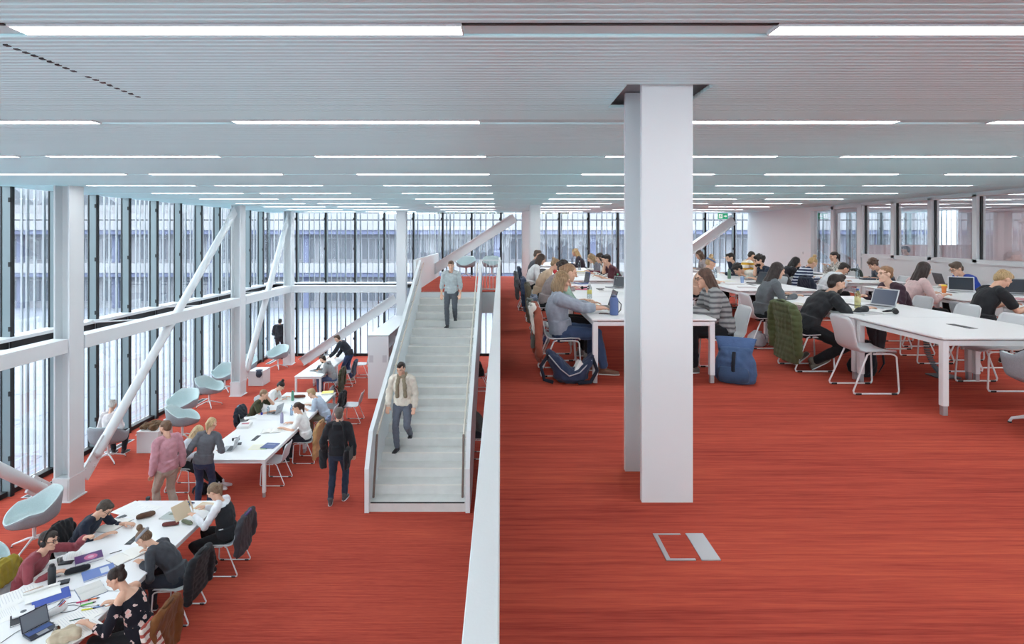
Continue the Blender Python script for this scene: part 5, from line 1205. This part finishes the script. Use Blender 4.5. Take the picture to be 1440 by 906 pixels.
dd = thing('disk_drive','white portable drive with a ring mark on the black notebook','drive',(*p(33,864),.756),-50); put('case', MB().rbox(-.075,.075,-.10,.10,0,.018,.012), TOPW, dd); put('ring_mark', MB().lathe([(.03,.018),(.03,.0188)],24), mat('ring_grey',(90,94,100),.5), dd)
phone(*p(59,866),-60,0,'black battery case beside the tablet',.09,.2,.02,(40,42,46),'battery_case','battery')
laptop(*p(57,889),62,0,'small tablet with blue keyboard in the bottom left corner',(56,60,72),112,.26,.19,screen=mat('tablet_screen',(112,118,126),.3),mark=False,keys=mat('blue_keys',(74,96,150),.7))
sheet(*p(83,848),-30,0,'white card beside the coiled cable',w=.16,h=.12)
t = pouch(*p(78,864),60,0,'open white pencil pouch full of pens',(206,206,206),.2,.042)
for k, c in enumerate(((190,50,46),(60,70,140),(40,40,44))): put('pen', MB().tube([(.02,-.02+.02*k,.07),(.09,-.03+.03*k,.11)],.006), mat('pen_%d_%d_%d'%c,c,.4), t)
for (px,py,rz,c,lab) in ((118,847,25,(214,70,120),'pink highlighter in the row of markers'),(130,844,25,(236,120,50),'orange highlighter at the end of the markers'),(124.5,850.5,30,(90,190,80),'green highlighter among the markers'),(125,858,15,(222,220,70),'yellow highlighter nearest the floral dress'),(138,855,20,(120,150,200),'thin blue pen right of the highlighters'),(108.5,872,25,(50,84,80),'dark green pen lying on white sheets')):
    pen(*p(px,py),rz,0,lab,c,.14,.008 if 'highlighter' in lab else .005,z=.003)
x0,y0 = p(97,856)
cable([(x0-.12,y0-.1),(x0-.08,y0+.08),(x0+.06,y0+.1),(x0+.1,y0-.02),(x0-.02,y0-.08),(x0-.1,y0),(x0,y0+.06),(x0+.16,y0+.02),(x0+.3,y0+.05)],'grey cable coiled among the papers of the front table',(90,94,100))
x0,y0 = p(12,896); cable([(x0,y0-.1),(x0+.05,y0+.12),(x0+.2,y0+.1),(x0+.3,y0+.22)],'thin grey cable to the tablet in the corner',(120,122,126))
sheet(*p(112,868),-35,0,'white sheets under the dark green pen',w=.3,h=.4,th=.003); sheet(*p(115,888),-30,0,'white sheets before the lap of the floral dress',w=.28,h=.36,th=.004)
bottle(*p(80,893),0,'small jar of brown tea beside the blue keyboard',(150,110,70),(206,206,206),.11,.032,clear=True,name='jar',cat='jar')
t = thing('cloth_bag','crumpled beige cloth bag at the bottom of the front table','bag',(*p(98,900),.74)); m = MB()
for k in range(7): m.ell((rng.uniform(-.14,.14),rng.uniform(-.08,.08),.045),(.085,.07,.05))
put('cloth', skin(m,.012,2,.012,8), cloth((190,176,152)), t, True)
pen(*p(163,777),40,0,'grey pen at the open book of the bun woman',(90,92,98)); sheet(*p(5,866),-40,0,'white sheet with ruled line at the left edge',w=.3,h=.3)
# second lower table
laptop(*p(322,632),-82,0,'open silver laptop before the woman with braids')
headphones(*p(331.5,620),20,0,'small black earphones beside the laptop of the braided woman'); phone(*p(337,624.5),20,0,'dark phone on the second lower table')
stack(*p(344,600),10,0,'pile of papers with red booklet on the second lower table',[(216,214,212),(176,84,96)],.26,.34,.05,'paper_pile','papers')
sheet(*p(364,629),4,0,'pale yellow notes beside the blue folder',(232,230,206),.34,.3); stack(*p(380,627.5),-6,0,'dark blue folder near the end of the second lower table',[(70,88,140),(110,124,160)],.28,.3,.014,'folder','folder')
pen(*p(371,632),0,0,'green pen below the blue folder',(80,160,90)); 
openbook(*p(382,606.5),12,0,'thick open book beside the white t-shirt woman',.4,.28,.04); sheet(*p(402,603.5),20,0,'white sheets before the white t-shirt woman',w=.36,h=.4,th=.006)
bottle(*p(396.4,595),0,'lilac bottle in the middle of the second lower table',(160,156,184),(150,146,176),.24,.035)
laptop(*p(386,581),-100,0,'silver laptop used by the olive t-shirt man',(170,173,178)); bottle(*p(377,583),0,'clear bottle beside the silver laptop of the olive t-shirt',(214,224,230),(220,222,224),.22,.033,clear=True)
bottle(*p(368,583.5),0,'little blue ink pot before the olive t-shirt',(40,56,150),(30,40,110),.06,.025,name='ink_pot',cat='pot')
bottle(*p(411.5,563.5),0,'green flask at the far end of the second lower table',(90,150,126),(70,120,100),.26,.036); bottle(*p(410,584),0,'pale blue water bottle between the students',(190,208,226),(150,170,200),.24,.034,clear=True)
pouch(*p(421,559.5),10,0,'brown leather case beside the green flask',(112,66,52),.28,.04); sheet(*p(405,560),0,0,'white sheets beside the green flask',w=.4,h=.3,th=.006)
sheet(*p(400,566),14,0,'notes before the dark-haired woman in white',w=.3,h=.3); sheet(*p(437,568),0,0,'cream papers before the pale blue shirt',(226,222,206),.34,.32)
stack(*p(461,554),10,0,'yellow book at the far corner of the second lower table',[(232,222,96)],.3,.26,.05); sheet(*p(452,557),0,0,'white sheets under the yellow book corner',w=.4,h=.34)
sheet(*p(352,588),30,0,'white notepad left of the silver laptop',w=.26,h=.2,th=.012)
# narrow table
laptop(*p(442,521),-95,0,'black laptop of the man in grey hoodie',(58,60,64),118,.3,.2,mark=False)
sheet(*p(470,500),10,0,'white papers under the hands of the bending man',w=.4,h=.6); phone(*p(459,499),0,0,'dark folder on the far narrow table',.2,.28,.01,(70,76,88),'folder','folder'); sheet(*p(440,526),10,0,'small white card beside the black laptop',w=.1,h=.15)
# ================================================================ things on the upper tables
u = lambda px, py: T1(px, py)
laptop(*u(846,433),-90,1,'black laptop open before the grey-blue blouse',(70,72,76),108,.34,.23,mark=False)
t = bottle(*u(863.5,443),1,'blue patterned insulated pouch standing at the table end',(84,104,150),(64,78,110),.24,.052,name='bottle_sleeve',cat='bottle')
put('cord', MB().tube([(.05,0,.17),(.085,-.01,.13),(.08,0,.06),(.052,0,.03)],.006), BLACK, t, True)
phone(*u(851,441.5),70,1,'black phone lying before the black laptop'); sheet(*u(838,440),-70,1,'grey sheet with notes below the laptop hands',(206,208,206),.2,.26)
sheet(*u(812,407),85,1,'pink folder before the mint t-shirt',(206,120,140),.3,.42,.008,'folder','folder',lines=False); sheet(*u(818,403.5),80,1,'pale pink sheet lying on the pink folder',(226,170,170),.22,.3,z=.009)
bottle(*u(829,420),1,'clear bottle with yellow label before the mint t-shirt',(224,230,230),(226,226,226),.24,.036,clear=True,sleeve=(206,196,110)); bottle(*u(868.5,404),1,'clear bottle with green cap beside the white column',(206,226,216),(80,180,130),.25,.036,clear=True)
headphones(*u(823,407.5),10,1,'black headphones beside the pink folder'); phone(*u(844,406.5),80,1,'grey phone in the middle of the upper left table',col=(110,112,118)); 
laptop(*u(864,405),-60,1,'grey laptop beside the green-capped bottle',(150,152,156),100,.3,.2); sheet(*u(857,410),0,1,'white sheets right of the grey phone',w=.4,h=.3,th=.004)
laptop(*u(817,399),-80,1,'blue-lidded laptop of the red scarf',(76,92,150),100,.3,.22,mark=False)
bottle(*u(797,389),1,'white bottle beyond the red scarf',(226,228,230),(200,202,206),.26,.04); bottle(*u(803,388),1,'dark flask beside the white bottle',(60,64,72),(40,42,46),.2,.036)
bottle(*u(815,380),1,'clear tall bottle on the third upper left table',(220,228,234),(210,214,218),.26,.04,clear=True); pouch(*u(838,385.5),0,1,'dark red pencil case before the maroon t-shirt',(112,54,66),.28,.045)
phone(*u(849,389.5),80,1,'black phone by the hand of the maroon t-shirt'); sheet(*u(826,387),10,1,'white notes beside the dark red case',w=.5,h=.4,th=.004); stack(*u(812,384.5),0,1,'books with yellow spine on the third upper left table',[(206,184,90)],.4,.26,.05)
stack(*u(835,380),0,1,'white books before the light-brown hair',[(214,214,212)],.36,.3,.05); bottle(*u(804.5,374),1,'pale bottle at the far end of the upper left row',(206,214,226),(120,130,170),.26,.04,clear=True); cup(*u(797,374),1,'brown paper cup at the far end of the upper left row',(150,110,76),(226,222,214))
stack(*u(812,371.5),0,1,'papers on the farthest upper left table',[(226,224,220)],.5,.4,.05,'paper_pile','papers')
# right foreground table
laptop(*u(1233,432),-66,1,'open silver laptop on the right foreground table',(190,193,197),112,.34,.24,screen=mat('busy_screen',(86,92,108),.2))
headphones(*u(1259,441.5),60,1,'round black headphones lying beside the silver laptop')
bottle(*u(1206,434),1,'clear bottle with yellow drink beside the bearded man',(226,222,180),(70,110,170),.26,.037,clear=True,sleeve=(214,206,150))
stack(*u(1216,441),-70,1,'grey closed notebook before the silver laptop',[(176,178,182)],.24,.32,.016,'notebook','notebook'); sheet(*u(1190,436),-60,1,'open notes before the bearded man',(216,212,200),.24,.34,.006); sheet(*u(1243,441),-65,1,'white cable pouch beside the headphones',(226,226,226),.12,.2,.012,'pouch','pouch',lines=False)
sheet(*u(1200,423),0,1,'white papers before the plum sweater',w=.5,h=.4,th=.004); sheet(*u(1126,428),20,1,'cream notes before the long dark hair',(220,214,200),.24,.32,.004)
phone(5.40,8.24,90,1,'dark phone in the hand of the plum sweater') if False else None
# middle upper row
laptop(*u(1053,393),-110,1,'grey laptop with dark keys among the middle upper row',(90,93,98),108,.32,.22,mark=False); laptop(*u(1064,399),-75,1,'black convertible laptop beside the blue cup',(60,62,66),112,.34,.23,mark=False)
cup(*u(1043.7,398),1,'pale blue cup in front of the dark laptops',(150,170,206),(160,180,212),.11); bottle(*u(1025.5,392),1,'green bottle before the chin-resting man',(110,136,116),(70,90,80),.22,.036)
bottle(*u(1006,391),1,'clear bottle at the left of the middle upper row',(216,224,230),(206,210,214),.22,.036,clear=True); sheet(*u(1033,400),0,1,'white magazine on the near end of the middle upper row',(214,208,206),.3,.24,.008,'magazine','magazine'); sheet(*u(1021,395.5),20,1,'white sheet with yellow note on the middle upper row',(230,232,214),.3,.3); sheet(*u(1050,404.5),-10,1,'grey-pink booklet before the dark laptops',(206,196,196),.3,.22,.008,'booklet','booklet')
# right row
laptop(*u(1352,411),-36,1,'white laptop with black screen beside the orange cup',(206,209,212),108,.36,.25); cup(*u(1327.5,412),1,'orange paper cup with yellow lid beside the white laptop')
laptop(*u(1332,401),80,1,'dark grey laptop of the man in blue t-shirt',(110,112,116),108,.34,.23); laptop(*u(1432,415),-20,1,'grey laptop standing open at the right frame edge',(150,153,157),105,.36,.25)
sheet(*u(1424,418),10,1,'white sheet under the writing hand at the right edge',w=.3,h=.4); sheet(*u(1437,421),10,1,'pinkish folder at the right frame edge',(190,120,130),.24,.3,.01,'folder','folder'); pen(*u(1418,413),40,1,'white pen held by the black t-shirt writer',(220,222,224)) if False else None
bottle(*u(1206,392),1,'tall clear water bottle on the table by the glazed wall',(220,230,236),(160,180,206),.32,.042,clear=True); sheet(*u(1193,391),15,1,'papers with pink notes on the water bottle table',(230,214,214),.5,.4,.004)
phone(*u(1220,393.5),80,1,'dark blue case behind the plum sweater',.2,.26,.04,(66,72,84),'case','case'); stack(*u(1310,404),30,1,'pale book beside the pink blouse',[(206,206,202)],.24,.3,.02)
laptop(*u(1147,386),80,1,'black laptop of the striped jumper',(52,54,58),105,.32,.22,mark=False)
bpy.data.scenes.remove(TMP)
